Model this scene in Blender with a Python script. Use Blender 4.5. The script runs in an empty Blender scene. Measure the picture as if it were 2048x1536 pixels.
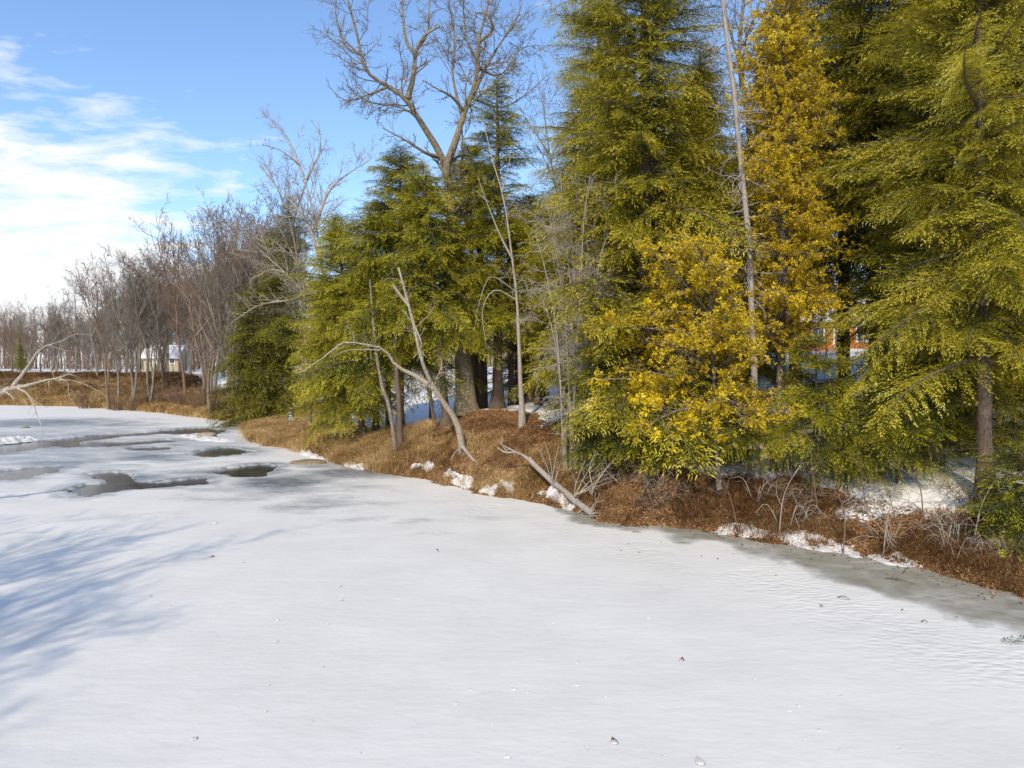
import bpy, bmesh, math, numpy as np
from mathutils import Vector, Matrix
R_ = math.radians
sc = bpy.context.scene
COL = sc.collection
rng = np.random.default_rng(7)

# ------------------------------------------------------------------ camera model
F = 1420.0; CX, CY = 1024.0, 768.0; CAMZ = 6.0; PITCH = R_(1.33)
FW = np.array([0, math.cos(PITCH), -math.sin(PITCH)]); UP = np.array([0, math.sin(PITCH), math.cos(PITCH)])
def ray(px, py):
    return FW + np.array([1., 0, 0]) * (px - CX) / F + UP * (CY - py) / F
def at(px, py, depth):                 # a point of the place, given where it is seen from the drone and how far away it is
    d = ray(px, py); return np.array([0, 0, CAMZ]) + d * (depth / d[1])
def onice(px, py, z=0.0):
    d = ray(px, py); return np.array([0, 0, CAMZ]) + d * ((z - CAMZ) / d[2])
cam_d = bpy.data.cameras.new('camera'); cam = bpy.data.objects.new('camera', cam_d); COL.objects.link(cam)
cam.location = (0, 0, CAMZ); cam.rotation_euler = (R_(90) - PITCH, 0, 0)
cam_d.sensor_width = 36; cam_d.lens = 36 * F / 2048; cam_d.clip_end = 6000; cam_d.clip_start = .05
sc.camera = cam

# ------------------------------------------------------------------ noise
def _h(ix, iy, seed):
    n = (ix.astype(np.int64) * 374761393 + iy.astype(np.int64) * 668265263 + seed * 974711) & 0x7fffffff
    n = ((n ^ (n >> 13)) * 1274126177) & 0x7fffffff
    return ((n ^ (n >> 16)) & 0xffff) / 65535.0
def vnoise(x, y, seed=0):
    x = np.asarray(x, float); y = np.asarray(y, float)
    ix, iy = np.floor(x), np.floor(y); fx, fy = x - ix, y - iy
    fx = fx * fx * (3 - 2 * fx); fy = fy * fy * (3 - 2 * fy)
    a, b, c, d = _h(ix, iy, seed), _h(ix + 1, iy, seed), _h(ix, iy + 1, seed), _h(ix + 1, iy + 1, seed)
    return (a * (1 - fx) + b * fx) * (1 - fy) + (c * (1 - fx) + d * fx) * fy
def fbm(x, y, seed=0, oct=4):
    s, a, t = 0, 1.0, 0
    for o in range(oct):
        s = s + a * vnoise(np.asarray(x) * 2**o, np.asarray(y) * 2**o, seed + o * 17); t += a; a *= .5
    return s / t
def sstep(a, b, x):
    t = np.clip((x - a) / (b - a), 0, 1); return t * t * (3 - 2 * t)

# ------------------------------------------------------------------ mesh helpers
def mesh(name, V, Q=None, T=None, attrs=None, mat=None, smooth=True):
    me = bpy.data.meshes.new(name)
    V = np.asarray(V, np.float32); nq = 0 if Q is None else len(Q); nt = 0 if T is None else len(T)
    me.vertices.add(len(V)); me.vertices.foreach_set('co', V.ravel())
    loops = np.concatenate([np.asarray(Q, np.int32).ravel() if nq else np.zeros(0, np.int32), np.asarray(T, np.int32).ravel() if nt else np.zeros(0, np.int32)])
    starts = np.concatenate([np.arange(nq) * 4, nq * 4 + np.arange(nt) * 3]).astype(np.int32)
    me.loops.add(len(loops)); me.loops.foreach_set('vertex_index', loops)
    me.polygons.add(nq + nt); me.polygons.foreach_set('loop_start', starts)
    me.update(calc_edges=True)
    if not smooth: me.polygons.foreach_set('use_smooth', np.zeros(nq + nt, bool))
    for k, v in (attrs or {}).items():
        a = me.attributes.new(k, 'FLOAT', 'POINT'); a.data.foreach_set('value', np.asarray(v, np.float32))
    if mat: me.materials.append(mat)
    return me
def link(name, me, parent=None, loc=None):
    o = bpy.data.objects.new(name, me); COL.objects.link(o)
    if parent is not None: o.parent = parent
    if loc is not None: o.location = loc
    return o
def tag(o, label=None, cat=None, group=None, kind=None):
    for k, v in (('label', label), ('category', cat), ('group', group), ('kind', kind)):
        if v: o[k] = v
    return o
def thing(name, label, cat, loc=(0, 0, 0), rz=0, group=None, scale=None):
    o = link(name, None); o.location = [float(v) for v in loc]; o.rotation_euler = (0, 0, rz); o.empty_display_size = .2
    if scale is not None: o.scale = scale
    return tag(o, label, cat, group)

def tubes(levels, sides):
    """levels: list of (P[m,n,3], R[m,n]); returns V, Q"""
    Vs, Qs, off = [], [], 0
    for (P, Rr), k in zip(levels, sides):
        if len(P) == 0: continue
        m, n, _ = P.shape
        t = np.gradient(P, axis=1); t /= np.linalg.norm(t, axis=2, keepdims=True) + 1e-9
        ref = np.where(np.abs(t[:, :1, 2:3]) > .9, np.array([1., 0, 0]), np.array([0, 0, 1.]))
        u = np.cross(t, np.broadcast_to(ref, t.shape)); u /= np.linalg.norm(u, axis=2, keepdims=True) + 1e-9
        w = np.cross(t, u)
        a = np.arange(k) * 2 * np.pi / k
        rj = np.random.default_rng(m * 31 + n).normal(1, .09, (m, n, k))[..., None] if k >= 7 else 1.0
        ring = P[:, :, None, :] + rj * Rr[:, :, None, None] * (np.cos(a)[None, None, :, None] * u[:, :, None, :] + np.sin(a)[None, None, :, None] * w[:, :, None, :])
        Vs.append(ring.reshape(-1, 3))
        base = (np.arange(m)[:, None, None] * n + np.arange(n - 1)[None, :, None]) * k
        j = np.arange(k)[None, None, :]; j2 = (j + 1) % k
        q = np.stack([base + j, base + j2, base + k + j2, base + k + j], -1).reshape(-1, 4) + off
        Qs.append(q); off += m * n * k
    return np.concatenate(Vs), np.concatenate(Qs)

def resample(pts, n):
    pts = np.asarray(pts, float)
    if len(pts) > 2:                   # smooth through the points
        out = []
        ext = np.vstack([2 * pts[0] - pts[1], pts, 2 * pts[-1] - pts[-2]])
        for i in range(1, len(ext) - 2):
            for t in np.linspace(0, 1, 12, endpoint=False):
                p0, p1, p2, p3 = ext[i - 1:i + 3]
                out.append(.5 * (2 * p1 + (p2 - p0) * t + (2 * p0 - 5 * p1 + 4 * p2 - p3) * t * t + (3 * p1 - p0 - 3 * p2 + p3) * t**3))
        out.append(pts[-1]); pts = np.array(out)
    d = np.r_[0, np.cumsum(np.linalg.norm(np.diff(pts, axis=0), axis=1))]
    s = np.linspace(0, d[-1], n)
    return np.stack([np.interp(s, d, pts[:, k]) for k in range(3)], 1)

def grow(rg, P0, R0, specs):
    levels = [(P0, R0)]; allL = [(P0, R0)]
    for sp in specs:
        P, Rr = levels[-1] if not sp.get('all') else (None, None)
        m, n, _ = P.shape
        L = np.linalg.norm(np.diff(P, axis=1), axis=2).sum(1)
        k = np.clip(rg.poisson(L * sp['den']), sp.get('kmin', 0), sp.get('kmax', 60))
        idx = np.repeat(np.arange(m), k)
        if len(idx) == 0: break
        u0 = sp.get('u0', .15); u = u0 + (1 - u0) * rg.random(len(idx)) ** sp.get('bias', 1.0)
        f = np.clip(u * (n - 1), 0, n - 1.001); i = f.astype(int); fr = (f - i)[:, None]
        p = P[idx, i] * (1 - fr) + P[idx, i + 1] * fr
        t = P[idx, i + 1] - P[idx, i]; t /= np.linalg.norm(t, axis=1, keepdims=True) + 1e-9
        r = Rr[idx, i] * (1 - fr[:, 0]) + Rr[idx, i + 1] * fr[:, 0]
        e1 = np.cross(t, rg.normal(size=t.shape)); e1 /= np.linalg.norm(e1, axis=1, keepdims=True) + 1e-9
        if 'flat' in sp: e1[:, 2] *= sp['flat']; e1 /= np.linalg.norm(e1, axis=1, keepdims=True) + 1e-9
        a = np.radians(rg.normal(sp['ang'], sp.get('angv', 12), len(idx)))[:, None]
        d = np.cos(a) * t + np.sin(a) * e1
        ln = np.minimum(L[idx] * sp['lr'] * (1 - sp.get('tap', .5) * u), sp.get('lmax', 99)) * rg.uniform(.55, 1.2, len(idx))
        ns = sp.get('n', 5)
        r0 = np.maximum(np.minimum(r * sp.get('rr', .6), ln * .05), sp.get('rmin', .004))
        pts = [p]; st = (ln / (ns - 1))[:, None]
        for s in range(ns - 1):
            d = d + rg.normal(size=d.shape) * sp.get('wob', .15)
            d[:, 2] += sp.get('trop', .05)
            d /= np.linalg.norm(d, axis=1, keepdims=True) + 1e-9
            pts.append(pts[-1] + d * st)
        PP = np.stack(pts, 1); taper = np.linspace(1, sp.get('tip', .3), ns)[None, :]
        levels.append((PP, np.maximum(r0[:, None] * taper, sp.get('rmin', .004) * .6))); allL.append(levels[-1])
    return allL

# ------------------------------------------------------------------ materials
def nmat(name):
    m = bpy.data.materials.new(name); m.use_nodes = True; nt = m.node_tree; nt.nodes.clear()
    return m, nt, nt.nodes, nt.links
def N(nt, t, **kw):
    n = nt.nodes.new(t)
    for k, v in kw.items():
        if k in n.inputs: n.inputs[k].default_value = v
        else: setattr(n, k, v)
    return n
def ramp(nt, stops, fac=None, interp='LINEAR'):
    r = nt.nodes.new('ShaderNodeValToRGB'); cr = r.color_ramp; cr.interpolation = interp
    while len(cr.elements) > 1: cr.elements.remove(cr.elements[-1])
    for i, (p, c) in enumerate(stops):
        e = cr.elements[0] if i == 0 else cr.elements.new(p)
        e.position = p; e.color = (*c, 1) if len(c) == 3 else c
    if fac is not None: nt.links.new(fac, r.inputs[0])
    return r
def noise(nt, vec, scale, detail=4, rough=.55, dist=0):
    n = N(nt, 'ShaderNodeTexNoise', Scale=scale, Detail=detail, Roughness=rough, Distortion=dist)
    if vec is not None: nt.links.new(vec, n.inputs['Vector'])
    return n
def mapping(nt, vec, scale):
    m = nt.nodes.new('ShaderNodeMapping'); m.inputs['Scale'].default_value = scale; nt.links.new(vec, m.inputs['Vector']); return m.outputs[0]
def mixc(nt, fac, a, b, blend='MIX'):
    m = nt.nodes.new('ShaderNodeMix'); m.data_type = 'RGBA'; m.blend_type = blend
    for sock, v in ((m.inputs[0], fac), (m.inputs[6], a), (m.inputs[7], b)):
        if isinstance(v, (int, float)): sock.default_value = v
        elif isinstance(v, tuple): sock.default_value = (*v, 1)
        else: nt.links.new(v, sock)
    return m.outputs[2]
def mth(nt, op, a, b=None, c=None, clamp=False):
    m = nt.nodes.new('ShaderNodeMath'); m.operation = op; m.use_clamp = clamp
    for i, v in enumerate((a, b, c)):
        if v is None: continue
        if isinstance(v, (int, float)): m.inputs[i].default_value = v
        else: nt.links.new(v, m.inputs[i])
    return m.outputs[0]
def attr(nt, name):
    a = nt.nodes.new('ShaderNodeAttribute'); a.attribute_name = name; return a
def objcoord(nt): return nt.nodes.new('ShaderNodeTexCoord').outputs['Object']
def geopos(nt): return nt.nodes.new('ShaderNodeNewGeometry').outputs['Position']
def bump(nt, h, strength=.5, dist=.02):
    b = N(nt, 'ShaderNodeBump', Strength=strength, Distance=dist); nt.links.new(h, b.inputs['Height']); return b.outputs[0]
def princ(nt, col, rough=.8, spec=.3, normal=None):
    p = nt.nodes.new('ShaderNodeBsdfPrincipled'); out = nt.nodes.new('ShaderNodeOutputMaterial')
    for sock, v in ((p.inputs['Base Color'], col), (p.inputs['Roughness'], rough), (p.inputs['Specular IOR Level'], spec)):
        if isinstance(v, (int, float)): sock.default_value = v
        elif isinstance(v, tuple): sock.default_value = (*v, 1)
        else: nt.links.new(v, sock)
    if normal is not None: nt.links.new(normal, p.inputs['Normal'])
    nt.links.new(p.outputs[0], out.inputs[0]); return p

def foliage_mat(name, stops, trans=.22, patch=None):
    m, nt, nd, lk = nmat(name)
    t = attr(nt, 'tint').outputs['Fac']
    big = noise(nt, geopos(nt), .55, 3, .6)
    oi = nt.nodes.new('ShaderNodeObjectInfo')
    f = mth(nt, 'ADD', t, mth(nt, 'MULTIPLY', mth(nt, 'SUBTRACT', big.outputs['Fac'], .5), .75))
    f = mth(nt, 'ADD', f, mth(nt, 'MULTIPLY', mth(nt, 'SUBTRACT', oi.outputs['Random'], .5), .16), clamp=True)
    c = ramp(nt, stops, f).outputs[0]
    d = N(nt, 'ShaderNodeBsdfDiffuse'); lk.new(c, d.inputs[0])
    tr = N(nt, 'ShaderNodeBsdfTranslucent'); lk.new(c, tr.inputs[0])
    g = N(nt, 'ShaderNodeBsdfGlossy', Roughness=.45); g.inputs[0].default_value = (1, 1, .9, 1)
    mx = N(nt, 'ShaderNodeMixShader', Fac=trans); lk.new(d.outputs[0], mx.inputs[1]); lk.new(tr.outputs[0], mx.inputs[2])
    mx2 = N(nt, 'ShaderNodeMixShader', Fac=.025); lk.new(mx.outputs[0], mx2.inputs[1]); lk.new(g.outputs[0], mx2.inputs[2])
    out = nt.nodes.new('ShaderNodeOutputMaterial'); lk.new(mx2.outputs[0], out.inputs[0])
    return m
HEM = foliage_mat('hemlock_needles', [(0, (.016, .024, .005)), (.25, (.08, .085, .010)), (.46, (.28, .25, .015)), (.68, (.53, .44, .024)), (.92, (.60, .54, .10)), (1, (.68, .66, .30))])  # darkest stops paint the shade inside the crown
HEMG = foliage_mat('hemlock_needles_green', [(0, (.014, .026, .005)), (.29, (.065, .085, .010)), (.5, (.275, .262, .015)), (.74, (.53, .462, .020)), (.94, (.64, .58, .09)), (1, (.7, .68, .26))])  # low end darkened likewise, shade between the sprays put into the colour
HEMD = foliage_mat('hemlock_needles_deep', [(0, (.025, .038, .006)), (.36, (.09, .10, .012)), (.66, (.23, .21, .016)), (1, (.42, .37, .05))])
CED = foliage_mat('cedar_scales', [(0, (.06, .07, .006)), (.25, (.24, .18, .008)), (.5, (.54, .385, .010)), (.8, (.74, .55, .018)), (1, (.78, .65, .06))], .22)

def bark_mat(name, c0, c1, c2, lichen=0.0, lcol=(.42, .42, .34), vert=7, bs=.6):
    m, nt, nd, lk = nmat(name)
    oc = geopos(nt)
    v = mapping(nt, oc, (vert, vert, vert * .16))
    n1 = noise(nt, v, 3.0, 6, .65); n2 = noise(nt, oc, 2.2, 4, .6)
    f = mth(nt, 'ADD', mth(nt, 'MULTIPLY', n1.outputs['Fac'], .75), mth(nt, 'MULTIPLY', n2.outputs['Fac'], .3))
    c = ramp(nt, [(.28, c0), (.5, c1), (.74, c2)], f).outputs[0]
    if lichen:
        n3 = noise(nt, oc, 9.0, 5, .7)
        lf = ramp(nt, [(.56 - lichen * .12, (0, 0, 0)), (.66, (1, 1, 1))], n3.outputs['Fac']).outputs[0]
        c = mixc(nt, lf, c, lcol)
    princ(nt, c, .9, .15, bump(nt, n1.outputs['Fac'], bs, .03))
    return m
BARK_H = bark_mat('hemlock_bark', (.05, .035, .026), (.12, .088, .066), (.21, .165, .13))
BARK_O = bark_mat('oak_bark', (.06, .045, .03), (.17, .13, .085), (.30, .25, .165), .35, (.36, .36, .24))
BARK_G = bark_mat('grey_bark', (.075, .06, .05), (.175, .145, .118), (.285, .24, .20), .3)
BARK_P = bark_mat('pale_bark', (.16, .125, .095), (.34, .28, .215), (.50, .44, .36), .3, (.55, .53, .42))
BARK_S = bark_mat('weathered_dead_wood', (.15, .125, .11), (.32, .275, .245), (.48, .43, .39), .1, vert=11)
BARK_T = bark_mat('twig_bark', (.095, .064, .043), (.195, .138, .098), (.30, .225, .165))
BARK_R = bark_mat('reddish_twig_bark', (.10, .056, .036), (.20, .125, .084), (.30, .20, .14))
DEADT = bark_mat('dead_twig_wood', (.17, .145, .12), (.33, .29, .245), (.47, .43, .37), .2)

# snow on the ice
def ice_mat():
    m, nt, nd, lk = nmat('snow_covered_ice')
    p = geopos(nt)
    wet = attr(nt, 'wet').outputs['Fac']; rip = attr(nt, 'ripple').outputs['Fac']; shore = attr(nt, 'shore').outputs['Fac']
    wn = noise(nt, mapping(nt, p, (.55, 1.0, 1)), .55, 6, .62, .4)
    wf = mth(nt, 'ADD', wet, mth(nt, 'MULTIPLY', mth(nt, 'SUBTRACT', wn.outputs['Fac'], .5), 1.5))
    wn2 = noise(nt, p, 3.5, 5, .7); wf = mth(nt, 'ADD', wf, mth(nt, 'MULTIPLY', mth(nt, 'SUBTRACT', wn2.outputs['Fac'], .5), .55))
    wfac = ramp(nt, [(.18, (0, 0, 0)), (.5, (.45, .45, .45)), (.95, (1, 1, 1))], wf).outputs[0]
    wfac = mth(nt, 'MULTIPLY', wfac, mth(nt, 'MINIMUM', mth(nt, 'MULTIPLY', wet, 4.0), 1.0))
    mott = noise(nt, p, .35, 4, .6)
    snow = ramp(nt, [(.3, (.66, .65, .612)), (.7, (.735, .725, .685))], mott.outputs['Fac']).outputs[0]
    icen = noise(nt, p, 1.7, 5, .65)
    icec = ramp(nt, [(.3, (.10, .12, .13)), (.55, (.22, .245, .255)), (.75, (.38, .40, .405))], icen.outputs['Fac']).outputs[0]
    shi = ramp(nt, [(.3, (.22, .215, .175)), (.55, (.32, .31, .26)), (.8, (.45, .44, .39))], icen.outputs['Fac']).outputs[0]
    icec = mixc(nt, shore, icec, shi)
    col = mixc(nt, wfac, snow, icec)
    fine = noise(nt, mapping(nt, p, (1, 2.0, 1)), 2.2, 6, .55)
    grain = noise(nt, p, 22, 4, .7)
    soft = noise(nt, mapping(nt, p, (.5, 1.3, 1)), .5, 3, .5)
    rv = N(nt, 'ShaderNodeTexVoronoi', Scale=5.2); rv.feature = 'SMOOTH_F1'; lk.new(mapping(nt, p, (.75, 1.5, 1)), rv.inputs['Vector'])
    h = mth(nt, 'ADD', mth(nt, 'MULTIPLY', fine.outputs['Fac'], .35), mth(nt, 'MULTIPLY', grain.outputs['Fac'], .05))
    h = mth(nt, 'ADD', h, mth(nt, 'MULTIPLY', soft.outputs['Fac'], .7))
    h = mth(nt, 'ADD', h, mth(nt, 'MULTIPLY', mth(nt, 'MULTIPLY', rv.outputs['Distance'], rip), .8))
    h = mth(nt, 'MULTIPLY', h, mth(nt, 'SUBTRACT', 1.0, mth(nt, 'MULTIPLY', wfac, .85)))
    rough = mth(nt, 'SUBTRACT', .75, mth(nt, 'MULTIPLY', wfac, .38))
    princ(nt, col, rough, .28, bump(nt, h, .6, .07))
    return m
ICE = ice_mat()

def ground_mat():
    m, nt, nd, lk = nmat('bank_ground')
    p = geopos(nt)
    sn = attr(nt, 'snow').outputs['Fac']; straw = attr(nt, 'straw').outputs['Fac']
    n1 = noise(nt, p, 1.1, 7, .68); n2 = noise(nt, p, 9, 6, .7); n3 = noise(nt, p, 30, 3, .7)
    f = mth(nt, 'ADD', sn, mth(nt, 'MULTIPLY', mth(nt, 'SUBTRACT', n1.outputs['Fac'], .5), 1.3))
    f = mth(nt, 'ADD', f, mth(nt, 'MULTIPLY', mth(nt, 'SUBTRACT', n2.outputs['Fac'], .5), .5))
    sf = ramp(nt, [(.47, (0, 0, 0)), (.53, (1, 1, 1))], f).outputs[0]
    litter = ramp(nt, [(.25, (.035, .018, .010)), (.45, (.12, .058, .026)), (.6, (.22, .115, .05)), (.78, (.34, .20, .095))], n2.outputs['Fac']).outputs[0]
    leafs = N(nt, 'ShaderNodeTexVoronoi', Scale=20); lk.new(p, leafs.inputs['Vector'])
    lc = N(nt, 'ShaderNodeSeparateColor'); lk.new(leafs.outputs['Color'], lc.inputs[0])
    leafc = ramp(nt, [(0, (.055, .028, .016)), (.4, (.19, .10, .05)), (.75, (.34, .20, .10)), (1, (.50, .34, .20))], lc.outputs[0]).outputs[0]
    litter = mixc(nt, .55, litter, leafc)
    strawc = ramp(nt, [(.25, (.10, .055, .02)), (.5, (.24, .14, .055)), (.75, (.42, .28, .12))], n2.outputs['Fac']).outputs[0]
    litter = mixc(nt, mth(nt, 'MULTIPLY', straw, .8), litter, strawc)
    snowc = ramp(nt, [(.3, (.66, .655, .645)), (.7, (.78, .775, .76))], n1.outputs['Fac']).outputs[0]
    deb = noise(nt, p, 17, 3, .75)
    df = ramp(nt, [(.66, (0, 0, 0)), (.71, (1, 1, 1))], deb.outputs['Fac']).outputs[0]
    snowc = mixc(nt, mth(nt, 'MULTIPLY', df, .7), snowc, (.13, .08, .045))
    col = mixc(nt, sf, litter, snowc)
    h = mth(nt, 'ADD', mth(nt, 'MULTIPLY', n2.outputs['Fac'], .6), mth(nt, 'MULTIPLY', n3.outputs['Fac'], .25))
    h = mth(nt, 'MULTIPLY', h, mth(nt, 'SUBTRACT', 1.0, mth(nt, 'MULTIPLY', sf, .6)))
    h = mth(nt, 'ADD', h, mth(nt, 'MULTIPLY', sf, .55))
    princ(nt, col, .9, .1, bump(nt, h, .8, .09))
    return m
GROUND = ground_mat()

def tint_mat(name, stops, rough=.85, trans=0):
    m, nt, nd, lk = nmat(name)
    c = ramp(nt, stops, attr(nt, 'tint').outputs['Fac']).outputs[0]
    d = N(nt, 'ShaderNodeBsdfDiffuse'); lk.new(c, d.inputs[0]); o = nt.nodes.new('ShaderNodeOutputMaterial')
    if trans:
        t = N(nt, 'ShaderNodeBsdfTranslucent'); lk.new(c, t.inputs[0]); mx = N(nt, 'ShaderNodeMixShader', Fac=trans)
        lk.new(d.outputs[0], mx.inputs[1]); lk.new(t.outputs[0], mx.inputs[2]); lk.new(mx.outputs[0], o.inputs[0])
    else: lk.new(d.outputs[0], o.inputs[0])
    return m
LEAF = tint_mat('dry_leaf', [(0, (.07, .034, .018)), (.35, (.25, .13, .06)), (.7, (.48, .29, .14)), (1, (.68, .50, .31))], trans=.2)
STRAW = tint_mat('dry_grass', [(0, (.18, .10, .04)), (.35, (.44, .28, .11)), (.7, (.68, .48, .22)), (1, (.80, .66, .40))], trans=.2)
REDSTRAW = tint_mat('russet_grass', [(0, (.07, .035, .017)), (.45, (.19, .10, .045)), (.78, (.34, .20, .09)), (1, (.54, .38, .20))], trans=.2)
def plain(name, col, rough=.7, spec=.3, var=.15, sc_=6, bs=.2):
    m, nt, nd, lk = nmat(name)
    n = noise(nt, objcoord(nt), sc_, 5, .6)
    a = tuple(max(0, c * (1 - var)) for c in col); b = tuple(min(1, c * (1 + var)) for c in col)
    princ(nt, ramp(nt, [(.3, a), (.7, b)], n.outputs['Fac']).outputs[0], rough, spec, bump(nt, n.outputs['Fac'], bs, .01))
    return m
SNOW = None
def snow_mat():
    m, nt, nd, lk = nmat('granular_snow')
    p = geopos(nt); n = noise(nt, p, 5, 6, .65); n2 = noise(nt, p, 26, 4, .7)
    c = ramp(nt, [(.3, (.56, .55, .54)), (.7, (.70, .69, .675))], n.outputs['Fac']).outputs[0]
    df = ramp(nt, [(.68, (0, 0, 0)), (.73, (1, 1, 1))], noise(nt, p, 13, 4, .7).outputs['Fac']).outputs[0]
    c = mixc(nt, mth(nt, 'MULTIPLY', df, .6), c, (.2, .12, .07))
    princ(nt, c, .7, .25, bump(nt, mth(nt, 'ADD', n.outputs['Fac'], mth(nt, 'MULTIPLY', n2.outputs['Fac'], .4)), .7, .06))
    return m
SNOW = snow_mat()

# ------------------------------------------------------------------ terrain
RS = [(60, -90), (42, -40), (30, -10), (22.5, 8), (17, 15.2)] + [tuple(onice(*p)[:2]) for p in
      [(2048, 1188), (1850, 1142), (1600, 1092), (1400, 1062), (1200, 1044), (1100, 1006), (960, 985), (800, 951), (700, 933), (610, 906), (500, 882), (484, 846), (330, 826), (150, 813), (0, 810)]] + [(-110, 118), (-200, 135), (-420, 190)]
LS = [(-6, -90), (-8, -30), (-9.5, -12), (-12, -5), (-16, 3), (-20, 10), (-26, 22), (-34, 38), (-50, 60), (-82, 84), (-130, 98), (-220, 112), (-420, 160)]
RS, LS = np.array(RS), np.array(LS)
def sdist(x, y, line, side):
    x = np.asarray(x, float); y = np.asarray(y, float)
    best = np.full(x.shape, 1e9); s = np.zeros(x.shape); tt = np.zeros(x.shape); acc = 0.0
    for a, b in zip(line[:-1], line[1:]):
        d = b - a; L = np.hypot(*d)
        t = np.clip(((x - a[0]) * d[0] + (y - a[1]) * d[1]) / L**2, 0, 1)
        q = np.hypot(x - a[0] - t * d[0], y - a[1] - t * d[1])
        cr = d[0] * (y - a[1]) - d[1] * (x - a[0])
        up = q < best - 1e-9
        best = np.where(up, q, best); s = np.where(up, np.where(cr * side > 0, q, -q), s); tt = np.where(up, acc + t * L, tt); acc += L
    return s, tt
RT = np.r_[0, np.cumsum(np.hypot(*np.diff(RS, axis=0).T))]       # arc lengths of the shore points
SG = np.array([0, .6, 1.5, 2.5, 4, 6, 8, 10, 14, 20, 30, 50, 100, 400, 3000.])
def prof(kn): k = np.array(kn); return np.interp(SG, k[:, 0], k[:, 1])
PA = prof([(0, 0), (.6, .35), (2, .95), (4, 1.75), (10, 2.6), (20, 3.6), (30, 5.4), (50, 7.8), (100, 9.5), (400, 12), (3000, 14)])
PM = prof([(0, 0), (.6, .45), (1.5, 1.1), (2.5, 1.9), (4, 2.7), (6, 3.35), (8, 3.45), (12, 3.5), (20, 4.6), (30, 6.2), (50, 8.2), (100, 9.5), (400, 12), (3000, 14)])
PC = prof([(0, 0), (.6, .3), (2.5, .6), (6, .9), (10, 1.6), (14, 2.4), (20, 3.6), (30, 5.2), (50, 7), (100, 8), (400, 10), (3000, 12)])
PD = prof([(0, 0), (.6, .3), (2.5, .8), (6, 1.5), (10, 2.2), (14, 2.8), (20, 3.6), (30, 4.4), (50, 5.2), (100, 5.7), (400, 6), (3000, 7)])
PE = prof([(0, 0), (.6, .4), (2.5, 1.2), (6, 2.6), (10, 3.8), (14, 4.6), (20, 5.0), (30, 5.1), (50, 5.2), (100, 5.4), (400, 5.8), (3000, 7)])
PST = [(RT[0], PA), (RT[8], PA), (RT[9], PA * .35 + PM * .65), (RT[10], PM), (RT[12], PM), (RT[13], PM * .45 + PC * .55), (RT[14], PC), (RT[16], PC), (RT[17], PD), (RT[18], PE), (RT[-1], PE)]
SNOWST = [(RT[0], 3.4), (RT[5], 3.4), (RT[8], 3.2), (RT[9], 5.0), (RT[10], 6.4), (RT[12], 6.2), (RT[13], 5.0), (RT[14], 7.5), (RT[16], 7.5), (RT[17], 9), (RT[18], 17), (RT[-1], 18)]
def ground(x, y, full=False):
    x = np.asarray(x, float); y = np.asarray(y, float)
    wob = (fbm(x * .45, y * .45, 3, 4) - .5) * 1.5 + (fbm(x * 1.9, y * 1.9, 9, 3) - .5) * .5
    s, t = sdist(x, y, RS, -1); s = s + wob * np.clip(1.2 - s / 12, .2, 1)
    T = np.array([p[0] for p in PST]); M = np.stack([p[1] for p in PST])
    k = np.clip(np.searchsorted(T, t) - 1, 0, len(T) - 2); w = sstep(0, 1, (t - T[k]) / (T[k + 1] - T[k]))
    j = np.clip(np.searchsorted(SG, s) - 1, 0, len(SG) - 2); v = np.clip((s - SG[j]) / (SG[j + 1] - SG[j]), 0, 1)
    z = (M[k, j] * (1 - v) + M[k, j + 1] * v) * (1 - w) + (M[k + 1, j] * (1 - v) + M[k + 1, j + 1] * v) * w
    z = np.where(s < 0, np.maximum(.55 * s, -.9), z)
    sl, tl = sdist(x, y, LS, 1); sl = sl + wob * .6
    zl = np.where(sl < 0, np.maximum(.55 * sl, -.9), np.interp(sl, [0, 1, 4, 12, 40, 3000], [0, .6, 1.8, 2.6, 3.4, 5]))
    land = np.maximum(s, sl); zz = np.where(sl > s, zl, z)
    amp = np.clip(land / 4, 0, 1)
    zz = zz + amp * ((fbm(x * .16, y * .16, 21, 4) - .5) * .7 + (fbm(x * .9, y * .9, 31, 3) - .5) * .22) + np.clip(land / .8, 0, 1) * (fbm(x * 3.1, y * 3.1, 41, 2) - .5) * .14
    if not full: return zz
    ss = np.interp(t, [p[0] for p in SNOWST], [p[1] for p in SNOWST])
    sw = sstep(-2.2, 2.2, s - ss + (fbm(x * .3, y * .3, 77, 4) - .5) * 5.0)
    snow = np.where(sl > s, sstep(0, 5, sl), sw)
    straw = sstep(RT[12], RT[14], t) * (1 - sstep(3, 9, s)) + .35
    return zz, land, s, t, snow, np.clip(straw, 0, 1)
def gz(x, y): return float(ground(np.array([x]), np.array([y]))[0])
def gpos(px, depth):                    # a spot on the ground seen at this column, this far away
    x = (px - CX) / F * depth * 1.0
    return np.array([x, depth, gz(x, depth)])

def polar(th, r):
    th = np.radians(th); A, B = np.meshgrid(th, r, indexing='ij')
    X, Y = B * np.sin(A), B * np.cos(A); n, m = X.shape
    i = np.arange(n)[:, None]; i2 = (i + 1) % n; j = np.arange(m - 1)[None, :]
    Q = np.stack([i * m + j, i * m + j + 1, i2 * m + j + 1, i2 * m + j], -1).reshape(-1, 4)
    return X.ravel(), Y.ravel(), Q
th = np.r_[np.arange(-40, 40, .16), np.arange(40, 320, 2.0)]
rr = np.r_[.05, np.geomspace(4, 15, 25), np.geomspace(15.2, 75, 330), np.geomspace(75.5, 180, 110), np.geomspace(183, 3500, 70)]
X, Y, Q = polar(th, rr)
Z, land, s_, t_, snow_, straw_ = ground(X, Y, True)
keep = (land > -3)[Q].any(1)
o = link('ground', mesh('ground', np.stack([X, Y, Z], 1), Q[keep], attrs={'snow': snow_, 'straw': straw_}, mat=GROUND)); tag(o, kind='structure')

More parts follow.
